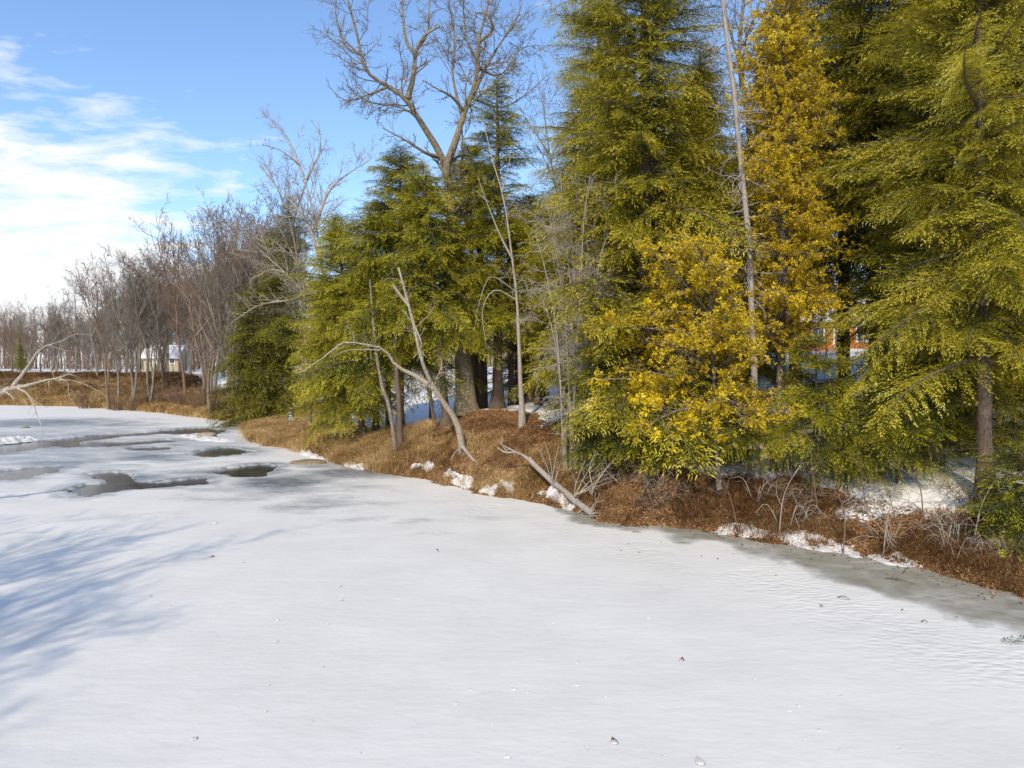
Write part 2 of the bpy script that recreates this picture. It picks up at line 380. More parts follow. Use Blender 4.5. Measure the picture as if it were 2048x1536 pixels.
# ---- ice with open leads; the water lies a hand below it
WP = [[(155, 978), (185, 968), (214, 967), (224, 960), (204, 946), (222, 947), (240, 958), (275, 964), (320, 965), (408, 955), (392, 966), (330, 971), (250, 974), (215, 980), (190, 987)],
      [(65, 883), (130, 878), (200, 869), (300, 864), (372, 857), (410, 855), (446, 861), (420, 868), (385, 868), (330, 866), (230, 872), (150, 884), (110, 890), (60, 890)],
      [(398, 906), (420, 900), (452, 895), (490, 903), (470, 908), (430, 911)],
      [(448, 941), (480, 936), (520, 930), (538, 934), (522, 941), (518, 949), (482, 949)],
      [(-40, 945), (20, 940), (60, 936), (104, 934), (82, 948), (52, 951), (34, 958), (-40, 955)],
      [(-60, 897), (10, 890), (40, 882), (76, 886), (120, 885), (150, 889), (90, 893), (20, 903), (-60, 910)],
      [(270, 896), (330, 893), (325, 897), (280, 899)], [(130, 887), (210, 884), (330, 880), (345, 882), (250, 890), (150, 893)]]
WP = [np.array([onice(*p)[:2] for p in poly]) for poly in WP]
def polysd(x, y, P):
    d = np.full(x.shape, 1e9); ins = np.zeros(x.shape, bool)
    for a, b in zip(P, np.roll(P, -1, 0)):
        e = b - a; t = np.clip(((x - a[0]) * e[0] + (y - a[1]) * e[1]) / (e @ e), 0, 1)
        d = np.minimum(d, np.hypot(x - a[0] - t * e[0], y - a[1] - t * e[1]))
        with np.errstate(divide='ignore', invalid='ignore'):
            ins ^= ((a[1] > y) != (b[1] > y)) & (x < (b[0] - a[0]) * (y - a[1]) / (b[1] - a[1]) + a[0])
    return np.where(ins, d, -d)
th = np.r_[np.arange(-38, -14, .09), np.arange(-14, 40, .3), np.arange(40, 322, 2.5)]
rr = np.r_[.05, np.geomspace(3, 30, 150), np.geomspace(30.1, 82, 300), np.geomspace(83, 450, 80)]
X, Y, Q = polar(th, rr)
sR, tR = sdist(X, Y, RS, -1)
wd = np.full(X.shape, -1e9)
for P in WP:
    k = np.hypot(X - P[:, 0].mean(), Y - P[:, 1].mean()) < 40
    wd[k] = np.maximum(wd[k], polysd(X[k], Y[k], P))
wd = wd + .55 + (fbm(X * .8, Y * .8, 5, 4) - .5) * 1.1 + (fbm(X * 3.5, Y * 3.5, 6, 3) - .5) * .7
wet = sstep(-2.2, .6, wd) * .75
BL = [(190, 902, 300, 42, .42), (90, 870, 200, 22, .4), (560, 975, 170, 22, .4), (70, 846, 150, 9, .75), (200, 850, 120, 5, .5), (300, 915, 130, 10, .55), (330, 880, 90, 7, .45), (260, 958, 70, 12, .7), (470, 903, 60, 7, .7), (570, 962, 90, 14, .75), (650, 1008, 110, 16, .35),
      (710, 945, 90, 10, .75), (640, 932, 50, 6, .6), (110, 925, 130, 8, .55), (10, 905, 60, 10, .6), (440, 945, 120, 10, .5), (150, 915, 60, 6, .4), (820, 1040, 160, 9, .22), (880, 1065, 120, 8, .2), (230, 1035, 200, 14, .15)]
for (px, py, wx, wy, a) in BL:
    c = onice(px, py)[:2]; ax = wx * 1.25 * c[1] / F; ay = wy * 1.25 * c[1]**2 / (F * CAMZ); a = min(1, a * 1.25)
    wet = np.maximum(wet, a * np.exp(-((X - c[0]) / ax)**2 - ((Y - c[1]) / ay)**2))
u = np.interp(tR, [RT[4], RT[5], RT[6], RT[8], RT[9], RT[10]], [4.2, 3.6, 3.0, 1.3, .6, .25])
shore = sstep(-u - .6, -u + .25, sR + (fbm(X * .7, Y * .7, 15, 5) - .5) * 2.6) * (tR < RT[10])
shore2 = sstep(-1.4, 0, sR + (fbm(X * .4, Y * .4, 16, 4) - .5) * 2) * ((tR >= RT[12]) & (tR < RT[14])) * .7
wet = np.clip(np.maximum(wet * 1.15, np.maximum(shore * .95, shore2)), 0, 1)
rip = np.exp(-((-sR - u - 2.0) / 1.7)**2) * sstep(RT[12], RT[11], tR) * sstep(.4, .56, fbm(X * .5, Y * .7, 55, 3) + .08)
zi = (fbm(X * .25, Y * .4, 61, 3) - .5) * .05 - sstep(-.25, .45, wd) * .30 + sstep(-1.6, -.35, wd) * sstep(.1, -.3, wd) * .015
keep = (sR < 6)[Q].any(1)
ice = link('ice', mesh('ice', np.stack([X, Y, zi], 1), Q[keep], attrs={'wet': wet, 'ripple': rip, 'shore': shore}, mat=ICE)); tag(ice, kind='structure')
m, nt, nd, lk = nmat('open_water')
wn = noise(nt, mapping(nt, geopos(nt), (1, 2, 1)), 3.0, 3, .5)
wc = ramp(nt, [(.3, (.02, .022, .025)), (.5, (.03, .032, .034)), (.72, (.09, .095, .10))], noise(nt, geopos(nt), .6, 6, .65).outputs['Fac']).outputs[0]
princ(nt, wc, .12, .5, bump(nt, wn.outputs['Fac'], .3, .04))
v = np.array([(-160, 20, -.09), (-8, 20, -.09), (-8, 140, -.09), (-160, 140, -.09)], float)
tag(link('water', mesh('water', v, [(0, 1, 2, 3)], mat=m)), kind='structure')

# ------------------------------------------------------------------ conifers
def blades(b, d, l, w, rg, up=(0, 0, 1.), jit=.45, drop=.12):
    """rhombic sprays: b base, d unit direction, l length, w width"""
    n = np.asarray(up) + rg.normal(size=b.shape) * jit
    s = np.cross(d, n); s /= np.linalg.norm(s, axis=1, keepdims=True) + 1e-9
    l = l[:, None]; w = w[:, None]
    mid = b + d * l * .5; tip = b + d * l; tip[:, 2] -= (drop * l)[:, 0]
    return np.stack([b, mid + s * w * .5, tip, mid - s * w * .5], 1)

def bough(rg, L, style='hemlock', fine=1.0):
    """one bough along +x; returns quads, tints, axis polyline"""
    n = 12; u = np.linspace(0, 1, n)
    az = np.cumsum(rg.normal(0, .05, n)); rise = rg.uniform(-.02, .12); droop = rg.uniform(.16, .34)
    ax = np.stack([u * L, np.cumsum(np.sin(az)) * L / n, rise * L * u - droop * L * u**2.3], 1)
    qs, ts, wood = [], [], []
    sp = (.085 if style == 'hemlock' else .15) / fine**.5
    us = np.arange(.10 if style == 'hemlock' else .22, 1.0, sp / L)
    for i, uu in enumerate(us):
        for sd in (-1, 1):
            if rg.random() < .12: continue
            uj = min(.999, uu + rg.uniform(-.5, .5) * sp / L); f = uj * (n - 1); k = int(f)
            p0 = ax[k] + (ax[k + 1] - ax[k]) * (f - k); t = ax[k + 1] - ax[k]; t /= np.linalg.norm(t)
            shape = (min(1, uj / .3) ** .7) * (1 - uj) ** .75 + .10
            l2 = (.44 * L) ** .85 * shape * rg.uniform(.6, 1.15)
            a = R_(rg.normal(52, 9)); side = np.array([-t[1], t[0], 0]) * sd
            d2 = t * math.cos(a) + side * math.sin(a); d2[2] += rg.normal(-.08, .2); d2 /= np.linalg.norm(d2)
            if style == 'hemlock':
                hang = rg.uniform(.08, .5)
                m3 = max(3, int(l2 / (.052 / fine**.5)))
                v = (np.arange(m3) + rg.random(m3)) / m3
                sdv = np.where(np.arange(m3) % 2 == 0, 1, -1)
                dz = -hang * l2 * v**1.6
                b = p0 + d2 * (l2 * v)[:, None]; b[:, 2] += dz + rg.normal(0, .014, m3)
                sv = np.array([-d2[1], d2[0], 0]); sv /= np.linalg.norm(sv) + 1e-9
                aa = np.radians(rg.normal(44, 12, m3))[:, None]
                d3 = d2 * np.cos(aa) + sv * np.sin(aa) * sdv[:, None]; d3[:, 2] += rg.normal(-.22, .22, m3); d3 /= np.linalg.norm(d3, axis=1, keepdims=True)
                l3 = (.062 + .125 * (1 - v) ** .8 * min(1, l2 / .6)) * rg.uniform(.7, 1.25, m3) / fine**.35
                qs.append(blades(b, d3, l3, .030 / fine**.5 * rg.uniform(.7, 1.3, m3), rg))
                out = .18 + .40 * v * min(1, l2 / .7) + .20 * uj  # darker near axis and trunk: shade inside the crown put into the tint
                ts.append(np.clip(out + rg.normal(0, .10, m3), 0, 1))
                # the leading tip of the side spray
                qs.append(blades((p0 + d2 * l2 * .93 - np.array([0, 0, hang * .9 * l2]))[None], (d2 - np.array([0, 0, hang * .8]))[None] / math.hypot(1, hang * .8), np.array([.15 / fine**.5]), np.array([.030 / fine**.5]), rg)); ts.append(np.array([.72]))
            else:
                if rg.random() < .34: wood.append(np.stack([p0, p0 + d2 * l2 * .5, p0 + d2 * l2 + [0, 0, .1 * l2]])); continue
                nc = max(2, int(l2 / .13)); wood.append(np.stack([p0, p0 + d2 * l2 * .5, p0 + d2 * l2 * .95 + [0, 0, .05 * l2]]))
                for c in range(nc):
                    v = rg.uniform(.4, 1.05); cen = p0 + d2 * l2 * v + rg.normal(0, .05, 3); m3 = rg.integers(8, 15)
                    dd = rg.normal(size=(m3, 3)) + d2 * .7 + np.array([0, 0, .25]); dd /= np.linalg.norm(dd, axis=1, keepdims=True)
                    qs.append(blades(cen + dd * .015, dd, rg.uniform(.06, .13, m3), rg.uniform(.028, .05, m3), rg, jit=1.0, drop=.0))
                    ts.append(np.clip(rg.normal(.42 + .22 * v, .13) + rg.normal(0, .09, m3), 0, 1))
    return np.concatenate(qs), np.concatenate(ts), ax, wood
rgT = np.random.default_rng(11)
BO = {('hemlock', i): [bough(rgT, L, 'hemlock', 1.05) for _ in range(4)] for i, L in enumerate((.9, 1.6, 2.5, 3.5, 4.6))}
BO.update({('fine', i): [bough(rgT, L, 'hemlock', 2.0) for _ in range(3)] for i, L in enumerate((.9, 1.6, 2.5, 3.5, 4.6))})
BO.update({('coarse', i): [bough(rgT, L, 'hemlock', .36) for _ in range(2)] for i, L in enumerate((.9, 1.6, 2.5, 3.5, 4.6))})
BO.update({('cedar', i): [bough(rgT, L, 'cedar') for _ in range(3)] for i, L in enumerate((.7, 1.2, 1.9, 2.8))})
BL_LEN = {'fine': (.9, 1.6, 2.5, 3.5, 4.6), 'hemlock': (.9, 1.6, 2.5, 3.5, 4.6), 'coarse': (.9, 1.6, 2.5, 3.5, 4.6), 'cedar': (.7, 1.2, 1.9, 2.8)}

def conifer_meshes(name, seed, H, Rm, start, style='hemlock', mat=HEM, bark=BARK_H, dens=7.0, shape=.75, lean=(0, 0), sparse=.0, asym=0.0, r0=None, wind=(0, 0), low=1.0, trunk_n=14, twigs=0):
    rg = np.random.default_rng(seed)
    n = trunk_n; zz = np.linspace(-.5, H, n); bend = np.cumsum(rg.normal(0, .045, (n, 2)), 0) * (np.arange(n) / n)[:, None]
    path = np.stack([bend[:, 0] + lean[0] * (zz / H), bend[:, 1] + lean[1] * (zz / H), zz], 1)
    dens *= 2.3; r0 = r0 or .0135 * H
    rad = r0 * (1 - np.clip(zz / H, 0, 1)) ** .8 + .015; rad[0] *= 1.5; fl = np.exp(-np.clip(zz, 0, 9) / .35) * .35; rad = rad * (1 + fl)
    path = resample(path, 26); rad = np.interp(path[:, 2], zz, rad)
    lv = [(path[None], rad[None])]
    groups, wp, ww = {}, [], []
    z = start; ang = rg.uniform(0, 6.28); ph1, ph2 = rg.uniform(0, 6.28, 2)
    gap = rg.random(200)
    while z < H - .15:
        uu = (z - start) / (H - start)
        env = Rm * ((1 - uu) ** shape) * (1 - .45 * np.exp(-uu / .05) * (1 - low)) + .15
        z += rg.exponential(1 / (dens * (1 + 1.0 * uu)))
        ang += 2.4 + rg.normal(0, .5)
        lob = 1 + .16 * math.sin(3 * ang + ph1 + z * .7) + .14 * math.sin(2 * ang + ph2 - z * 1.1)
        if gap[int(z * 2.2) % 200] < .16 and rg.random() < .65: continue
        if rg.random() < sparse: continue
        L = env * lob * (rg.uniform(.5, 1.2) if style != 'cedar' else rg.uniform(.3, 1.4)) * (1 + asym * math.cos(ang - math.pi))
        if L < .3: L = .3
        lens = BL_LEN[style]; i = int(np.argmin([abs(math.log(L / b)) for b in lens])); T = rg.integers(len(BO[(style, i)])); sc_ = L / lens[i]
        pitch = R_(-16 + 46 * uu ** 1.3 + rg.normal(0, 8)) if style != 'cedar' else R_(8 + 30 * uu + rg.normal(0, 14))
        cp, sp_ = math.cos(pitch), math.sin(pitch); roll = rg.normal(0, .42); mir = rg.choice([-1, 1])
        Ry = np.array([[cp, 0, -sp_], [0, 1, 0], [sp_, 0, cp]]); cr_, sr_ = math.cos(roll), math.sin(roll)
        Rx = np.array([[1, 0, 0], [0, cr_ * mir, -sr_], [0, sr_ * mir, cr_]]); ca, sa = math.cos(ang), math.sin(ang)
        Rz = np.array([[ca, -sa, 0], [sa, ca, 0], [0, 0, 1]])
        c = np.array([np.interp(z, path[:, 2], path[:, 0]), np.interp(z, path[:, 2], path[:, 1]), z])
        groups.setdefault((i, T), []).append((Rz @ Ry @ Rx * sc_, c, rg.normal(0, .07)))
    Vs, Ts = [], []
    for (i, T), lst in groups.items():
        q, t, ax, wd_ = BO[(style, i)][T]
        M = np.stack([a[0] for a in lst]); C = np.stack([a[1] for a in lst]); dt = np.array([a[2] for a in lst])
        V = np.einsum('bij,qkj->bqki', M, q) + C[:, None, None, :]
        if wind[0] or wind[1]:
            rad_ = np.linalg.norm(V[..., :2] - C[:, None, None, :2], axis=-1)
            V[..., 0] += wind[0] * rad_ ** 1.3; V[..., 2] += wind[1] * rad_ ** 1.3
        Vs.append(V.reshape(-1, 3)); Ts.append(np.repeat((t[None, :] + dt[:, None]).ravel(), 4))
        A = np.einsum('bij,qj->bqi', M, ax[::2]) + C[:, None, :]
        if wind[0] or wind[1]:
            rad_ = np.linalg.norm(A[..., :2] - C[:, None, :2], axis=-1); A[..., 0] += wind[0] * rad_ ** 1.3; A[..., 2] += wind[1] * rad_ ** 1.3
        Lb = np.linalg.norm(A[:, -1] - A[:, 0], axis=1)
        wp.append(A); ww.append((.006 + .011 * Lb)[:, None] * np.linspace(1, .2, A.shape[1])[None])
        if wd_ and style == 'cedar':
            B = np.einsum('bij,wqj->bwqi', M, np.stack(wd_)) + C[:, None, None, :]
            B = B.reshape(-1, 3, 3); lv.append((B, np.full(B.shape[:2], .007)))
    lv.insert(1, (np.concatenate(wp), np.concatenate(ww)))
    if twigs:      # dead bare twigs below the crown
        m_ = twigs; zt = rg.uniform(.6, start + 3.0, m_); a_ = rg.uniform(0, 6.28, m_)
        P = np.stack([np.stack([np.interp(zt, path[:, 2], path[:, 0]) + np.cos(a_) * f, np.interp(zt, path[:, 2], path[:, 1]) + np.sin(a_) * f, zt + .1 * f - .06 * f * f + 0 * a_], 1) for f in np.linspace(0, 1, 6)], 1)
        P = P[:, :1] + (P - P[:, :1]) * rg.uniform(.6, 2.2, m_)[:, None, None] + rg.normal(0, .03, P.shape) * np.linspace(0, 1, 6)[None, :, None]
        g = grow(rg, P, np.full((m_, 6), .012) * np.linspace(1, .3, 6), [dict(den=5, ang=45, lr=.35, wob=.12, trop=-.03, rmin=.004)])
        lv += g
    V, Qd = tubes(lv, [12] + [4] + [3] * 20)
    me_t = mesh('trunk', V, Qd, mat=bark)
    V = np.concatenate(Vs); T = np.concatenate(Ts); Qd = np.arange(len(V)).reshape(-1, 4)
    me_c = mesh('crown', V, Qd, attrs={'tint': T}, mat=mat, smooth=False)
    return me_t, me_c
def plant(name, meshes, loc, label, cat='tree', group=None, rz=0., scale=1., parts=('trunk', 'crown'), zs=None):
    r = thing(name, label, cat, loc, rz, group, (scale, scale, zs or scale))
    for pn, me in zip(parts, meshes): link(pn, me, r)
    return r
def topH(px, pytop, depth, base): return at(px, pytop, depth)[2] - base[2]

CON = []   # (px, depth, top py, R, start, kwargs, label)
def conifer(px, depth, pytop, Rm, start, label, seed, name='hemlock_tree', **kw):
    b = gpos(px, depth); H = topH(px, pytop, depth, b)
    me = conifer_meshes(name, seed, H, Rm, start, **kw)
    return plant(name, me, b, label, 'tree', 'evergreens on the wooded bank')
conifer(1975, 23.0, -520, 4.1, 4.6, 'tall hemlock with a stout brown trunk bare at its foot on the snowy bank', 101, wind=(-.10, .05), dens=6.0, lean=(-.7, 0), r0=.21, shape=.55, twigs=40, mat=HEM, style='fine')
conifer(1868, 27.5, -60, 3.4, 1.6, 'hemlock with low drooping boughs between the stout hemlock and the golden cedar', 102, wind=(-.10, .06), dens=6.5, twigs=40, shape=.6, style='fine')
conifer(1290, 31.8, -420, 5.2, 2.6, 'tall dense olive hemlock rising out of the picture just beside the grey snag', 103, mat=HEM, dens=8.0, shape=.55)
conifer(1205, 30.8, 548, 2.2, 1.0, 'young bright green hemlock at the bank edge in front of the tangle of grey twigs', 104, mat=HEMG, dens=9, shape=.6, style='fine')
conifer(995, 45.0, 148, 4.7, 5.4, 'slim pointed hemlock with a dark tip beside the spreading bare oak', 105, mat=HEMG, dens=7.5, r0=.33, shape=.66)
conifer(800, 46.0, 292, 5.6, 4.9, 'broad hemlock with a blunt top behind the leaning dead tree', 106, mat=HEMG, dens=8, shape=.6)
conifer(728, 48.0, 425, 4.2, 2.4, 'low spreading yellow green hemlock whose boughs hang to the snow beside the standing person', 107, mat=HEMG, dens=9, shape=.5, lean=(-1.9, 0))
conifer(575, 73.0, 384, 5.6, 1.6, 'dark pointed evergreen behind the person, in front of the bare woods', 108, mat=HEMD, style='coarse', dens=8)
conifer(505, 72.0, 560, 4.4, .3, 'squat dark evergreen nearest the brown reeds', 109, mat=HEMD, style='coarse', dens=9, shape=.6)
conifer(2130, 26.0, -480, 4.2, 2.6, 'hemlock cut by the picture edge behind the stout hemlock', 110, wind=(-.1, .04), dens=6, shape=.55, style='fine')
conifer(2078, 20.8, 905, 2.4, .2, 'young hemlock spreading its green sprays over the near bank', 111, mat=HEMG, dens=12, shape=.5, style='fine')
conifer(893, 42.4, 318, 3.9, 5.3, 'hemlock whose brown leaning trunk stands between the pale dead tree and the oak', 112, mat=HEMG, dens=7.5, shape=.5, lean=(-1.3, 0), r0=.24)
conifer(1630, 26.8, 668, 2.6, 1.5, 'low hemlock spreading flat sprays in front of the snow right of the golden cedar', 113, mat=HEMG, dens=9, shape=.45, style='fine', sparse=.1)
conifer(1740, 26.2, 780, 2.3, 1.2, 'lowest young hemlock whose sprays hang over the bank by the bright snow patch', 114, mat=HEMG, dens=9, shape=.45, style='fine', sparse=.1)
conifer(1870, 29.0, 640, 3.0, 1.0, 'small hemlock with loose boughs just left of the stout brown trunk', 115, mat=HEMG, dens=8, shape=.5, style='fine', sparse=.1)
conifer(1345, 29.6, 700, 2.6, .8, 'low bright hemlock spreading under the bushy golden cedar', 116, mat=HEMG, dens=9, shape=.45, style='fine', sparse=.1)
conifer(1500, 28.0, 770, 2.2, 1.0, 'low hemlock sprays around the foot of the grey snag', 117, mat=HEMG, dens=8, shape=.45, style='fine', sparse=.1)
conifer(2030, 26.6, 640, 2.6, 1.0, 'small hemlock with bright sprays just beyond the stout brown trunk at the picture edge', 118, mat=HEMG, dens=8, shape=.5, style='fine')
conifer(1800, 25.9, 705, 2.6, 1.5, 'low hemlock sweeping bright boughs over the bright snow patch', 119, mat=HEMG, dens=8.5, shape=.45, style='fine')
# yellow cedar: a tall column and a bushy low one before it
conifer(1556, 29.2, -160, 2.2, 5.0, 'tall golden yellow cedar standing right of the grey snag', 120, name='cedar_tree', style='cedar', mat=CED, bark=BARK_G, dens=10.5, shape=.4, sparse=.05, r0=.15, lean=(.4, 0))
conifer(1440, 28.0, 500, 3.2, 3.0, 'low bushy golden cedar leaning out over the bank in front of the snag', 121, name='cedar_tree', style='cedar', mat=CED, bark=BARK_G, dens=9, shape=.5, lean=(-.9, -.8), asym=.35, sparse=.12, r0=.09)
# trees farther back share three meshes
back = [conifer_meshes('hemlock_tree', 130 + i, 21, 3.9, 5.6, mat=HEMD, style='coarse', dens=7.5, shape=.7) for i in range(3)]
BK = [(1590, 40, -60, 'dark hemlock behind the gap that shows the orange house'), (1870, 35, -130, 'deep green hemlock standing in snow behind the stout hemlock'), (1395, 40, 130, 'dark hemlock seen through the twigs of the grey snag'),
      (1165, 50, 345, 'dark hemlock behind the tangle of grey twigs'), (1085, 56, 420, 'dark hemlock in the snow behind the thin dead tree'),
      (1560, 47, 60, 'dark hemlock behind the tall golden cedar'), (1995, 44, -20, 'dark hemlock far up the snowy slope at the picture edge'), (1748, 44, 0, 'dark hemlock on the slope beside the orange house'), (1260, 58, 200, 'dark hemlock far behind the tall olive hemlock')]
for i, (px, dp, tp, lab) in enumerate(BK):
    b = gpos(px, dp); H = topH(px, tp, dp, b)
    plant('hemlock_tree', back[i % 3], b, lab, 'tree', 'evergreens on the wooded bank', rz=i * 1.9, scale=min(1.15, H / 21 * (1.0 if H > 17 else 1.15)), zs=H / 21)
fill = [conifer_meshes('hemlock_tree', 160 + i, 24, 4.7, 3.6, mat=HEM, dens=7, shape=.55) for i in range(3)]
for i, (px, dp, tp, lab) in enumerate([(1392, 34.0, 70, 'hemlock filling the gap left of the grey snag'), (1205, 38.0, -60, 'hemlock whose long boughs reach into the sky above the grey twig tangle'), (1125, 43.0, 345, 'rounded hemlock directly behind the grey twig tangle'), (1500, 41.0, 300, 'hemlock deep in shade directly behind the foot of the golden cedar'), (1480, 37.0, 270, 'hemlock seen low behind the snag between the cedars'), (1935, 30.5, -330, 'tall hemlock close behind the stout hemlock on its left'), (1050, 53.0, 430, 'hemlock between the slim pointed hemlock and the grey twig tangle'), (652, 56.0, 540, 'hemlock between the dark pointed evergreen and the low spreading hemlock'), (1965, 36.0, 20, 'hemlock shading the slope above the bright snow patch')]):
    b = gpos(px, dp); H = topH(px, tp, dp, b)
    plant('hemlock_tree', fill[i % 3], b, lab, 'tree', 'evergreens on the wooded bank', rz=i * 2.3, scale=min(1.1, max(.62, H / 24)), zs=H / 24)
high = [conifer_meshes('hemlock_tree', 170 + i, 24, 4.6, 9.5, mat=HEM, dens=7.5, shape=.5) for i in range(2)]
for i, (px, dp, tp, lab) in enumerate([(1688, 40.0, -200, 'high crowned hemlock closing the sky above the orange house'), (1775, 35.0, -240, 'high crowned hemlock between the orange house and the stout hemlock'), (945, 47.0, 285, 'high crowned hemlock wrapping the upper trunk of the oak'), (752, 51.0, 400, 'high crowned hemlock behind the broad blunt topped one'), (1062, 49.0, 385, 'high crowned hemlock between the slim pointed one and the grey twig tangle')]):
    b = gpos(px, dp); H = topH(px, tp, dp, b)
    plant('hemlock_tree', high[i % 2], b, lab, 'tree', 'evergreens on the wooded bank', rz=i * 2.9 + 1, scale=min(1.1, max(.8, H / 24)), zs=H / 24)
spr = conifer_meshes('spruce_tree', 150, 9, 1.9, .5, mat=HEMD, style='coarse', dens=9)
plant('spruce_tree', spr, gpos(42, 170), 'small dark spruce alone before the far woods beyond the snow field', 'tree')

# ------------------------------------------------------------------ bare trees
def bare_mesh(P0, R0, specs, seed, mat, sides=(12, 8, 5, 4, 3, 3)):
    lv = grow(np.random.default_rng(seed), P0, R0, specs)
    V, Qd = tubes(lv[:1], sides[:1]); a = mesh('trunk', V, Qd, mat=mat)
    V, Qd = tubes(lv[1:], sides[1:]); b = mesh('crown', V, Qd, mat=mat)
    return a, b
def limbs(paths, n=18):
    P = np.stack([resample(p, n) for p, *_ in paths]); Rr = np.stack([np.geomspace(r0, r1, n) for _, r0, r1 in paths])
    return P, Rr
# the big oak
D = 45.5; ob = gpos(935, 44.0); ob[2] -= .3
def A(px, py, d=D): return at(px, py, d)
oak = [([ob, A(932, 780, 44.2), A(925, 680, 44.5), A(915, 540), A(905, 430), A(893, 335)], .62, .27),
       ([A(893, 335), A(876, 300), A(845, 250, 45), A(812, 200, 44.5), A(775, 172, 44), A(740, 150, 43.5), A(722, 110, 43), A(712, 60, 43), A(690, -20, 43)], .25, .05),
       ([A(815, 198, 44.6), A(826, 160, 44.8), A(832, 110, 45), A(845, 75, 45), A(880, 52, 45)], .20, .06),
       ([A(830, 110, 45), A(812, 80, 45.3), A(806, 30, 45.5), A(800, -40, 46)], .13, .04),
       ([A(893, 335), A(915, 270), A(930, 220, 46), A(945, 185, 46.5), A(955, 130, 47), A(957, 80, 47), A(968, 40, 47.5), A(985, -30, 48)], .26, .06),
       ([A(945, 190, 46.5), A(980, 120, 47.5), A(1020, 60, 48), A(1060, 20, 48.5)], .18, .03),
       ([A(930, 225, 46), A(905, 195, 45), A(875, 178, 44), A(845, 160, 43.5)], .14, .03),
       ([A(880, 315), A(850, 305, 44.6), A(810, 280, 44), A(765, 256, 43.5)], .16, .03),
       ([A(957, 85, 47), A(985, 60, 46.5), A(975, 30, 46), A(950, 25, 46)], .13, .05),
       ([A(862, 272, 45.2), A(825, 228, 45.6), A(790, 212, 46), A(745, 205, 46.5), (A(700, 185, 47))], .11, .02), ([A(778, 173, 44), A(735, 190, 43.5), A(690, 200, 43), A(655, 170, 42.8)], .09, .02),
       ([A(925, 235, 46), A(905, 150, 46.5), A(908, 70, 47), A(890, -30, 47.5)], .11, .03), ([A(956, 125, 47), A(932, 70, 46.4), A(925, -30, 46)], .10, .03), ([A(942, 195, 46.3), A(1000, 215, 47), A(1050, 190, 47.5), A(1095, 150, 48)], .09, .02),
       ([A(834, 100, 45), A(856, 60, 45.5), A(858, -30, 46)], .09, .03), ([A(722, 110, 43), A(690, 90, 42.6), A(672, 30, 42.4), A(676, -30, 42.3)], .08, .02), ([A(1020, 60, 48), A(1040, 20, 48.2), A(1046, -30, 48.4)], .07, .02), ([A(885, 322, 45.5), A(920, 330, 46.5), A(925, 290, 47), A(922, 225, 47.3)], .10, .03),
       ([A(955, 135, 47), A(1000, 150, 48), A(1040, 100, 49), A(1075, 90, 49.5)], .09, .02)]
P0, R0 = limbs(oak)
sp_oak = [dict(den=2.8, u0=.3, ang=48, lr=.36, tap=.3, lmax=3.2, wob=.22, trop=.05, rr=.38, n=7, rmin=.018, kmax=26),
          dict(den=3.6, ang=45, lr=.5, lmax=1.4, wob=.22, trop=.04, rr=.6, n=6, rmin=.013), dict(den=5.0, ang=42, lr=.55, lmax=.7, wob=.2, trop=.02, rmin=.010, n=4)]
def world_tree(name, P0, R0, specs, seed, mat, label, cat='tree', group=None, n0=None, **kw):
    """a tree whose limbs are given where they stand: moved so that the Empty sits at its foot"""
    base = P0[0, 0].copy(); r = thing(name, label, cat, base, 0, group)
    for pn, me in zip(('trunk', 'crown'), bare_mesh(P0 - base, R0, specs, seed, mat, **kw)): link(pn, me, r)
    return r
P0[0, :, :] = resample(oak[0][0], 18); R0[0, :4] *= np.array([1.45, 1.15, 1.05, 1.0])
world_tree('oak_tree', P0, R0, sp_oak, 5, BARK_O, 'large bare oak with a thick furrowed trunk and crooked spreading limbs above the evergreens', group='bare trees on the mound')
# leaning dead tree with the forked top and the long arm to the left
D = 38.0; lb = gpos(925, 38.3); lb[2] -= .25
T_ = [([lb, A(916, 850, 37.8), A(884, 800, 37.2), A(858, 757, 36.6), A(842, 715, 36.1), A(829, 655, 35.7), A(812, 590, 35.4), A(797, 535, 35.2)], .21, .05),
      ([A(867, 776, 36.85), A(840, 757, 36.7), A(812, 742, 36.5), A(790, 732, 36.3), A(783, 715, 36.1), A(760, 695, 35.6), A(720, 688, 35), A(688, 684, 34.6), A(640, 720, 34.2), A(600, 745, 33.9)], .14, .018),
      ([A(818, 612, 35.5), A(802, 592, 35.4), A(786, 570, 35.2)], .08, .05), ([A(827, 645, 35.65), A(843, 690, 35.0), A(828, 715, 34.6)], .04, .015),
      ([A(760, 700, 35.6), A(700, 700, 35), A(660, 715, 34.5)], .035, .01)]
P0, R0 = limbs(T_, 14)
sp_dead = [dict(den=1.0, u0=.3, ang=55, lr=.25, lmax=1.6, wob=.2, trop=-.05, rr=.3, n=7, rmin=.010, kmax=12), dict(den=4, ang=40, lr=.5, lmax=.9, wob=.2, trop=-.03, rmin=.007), dict(den=3, ang=40, lr=.5, lmax=.5, wob=.2, trop=-.02, rmin=.005)]
world_tree('dead_tree', P0, R0, sp_dead, 6, BARK_P, 'pale leaning dead tree with a broken forked top, growing out of the leafy mound', group='bare trees on the mound')
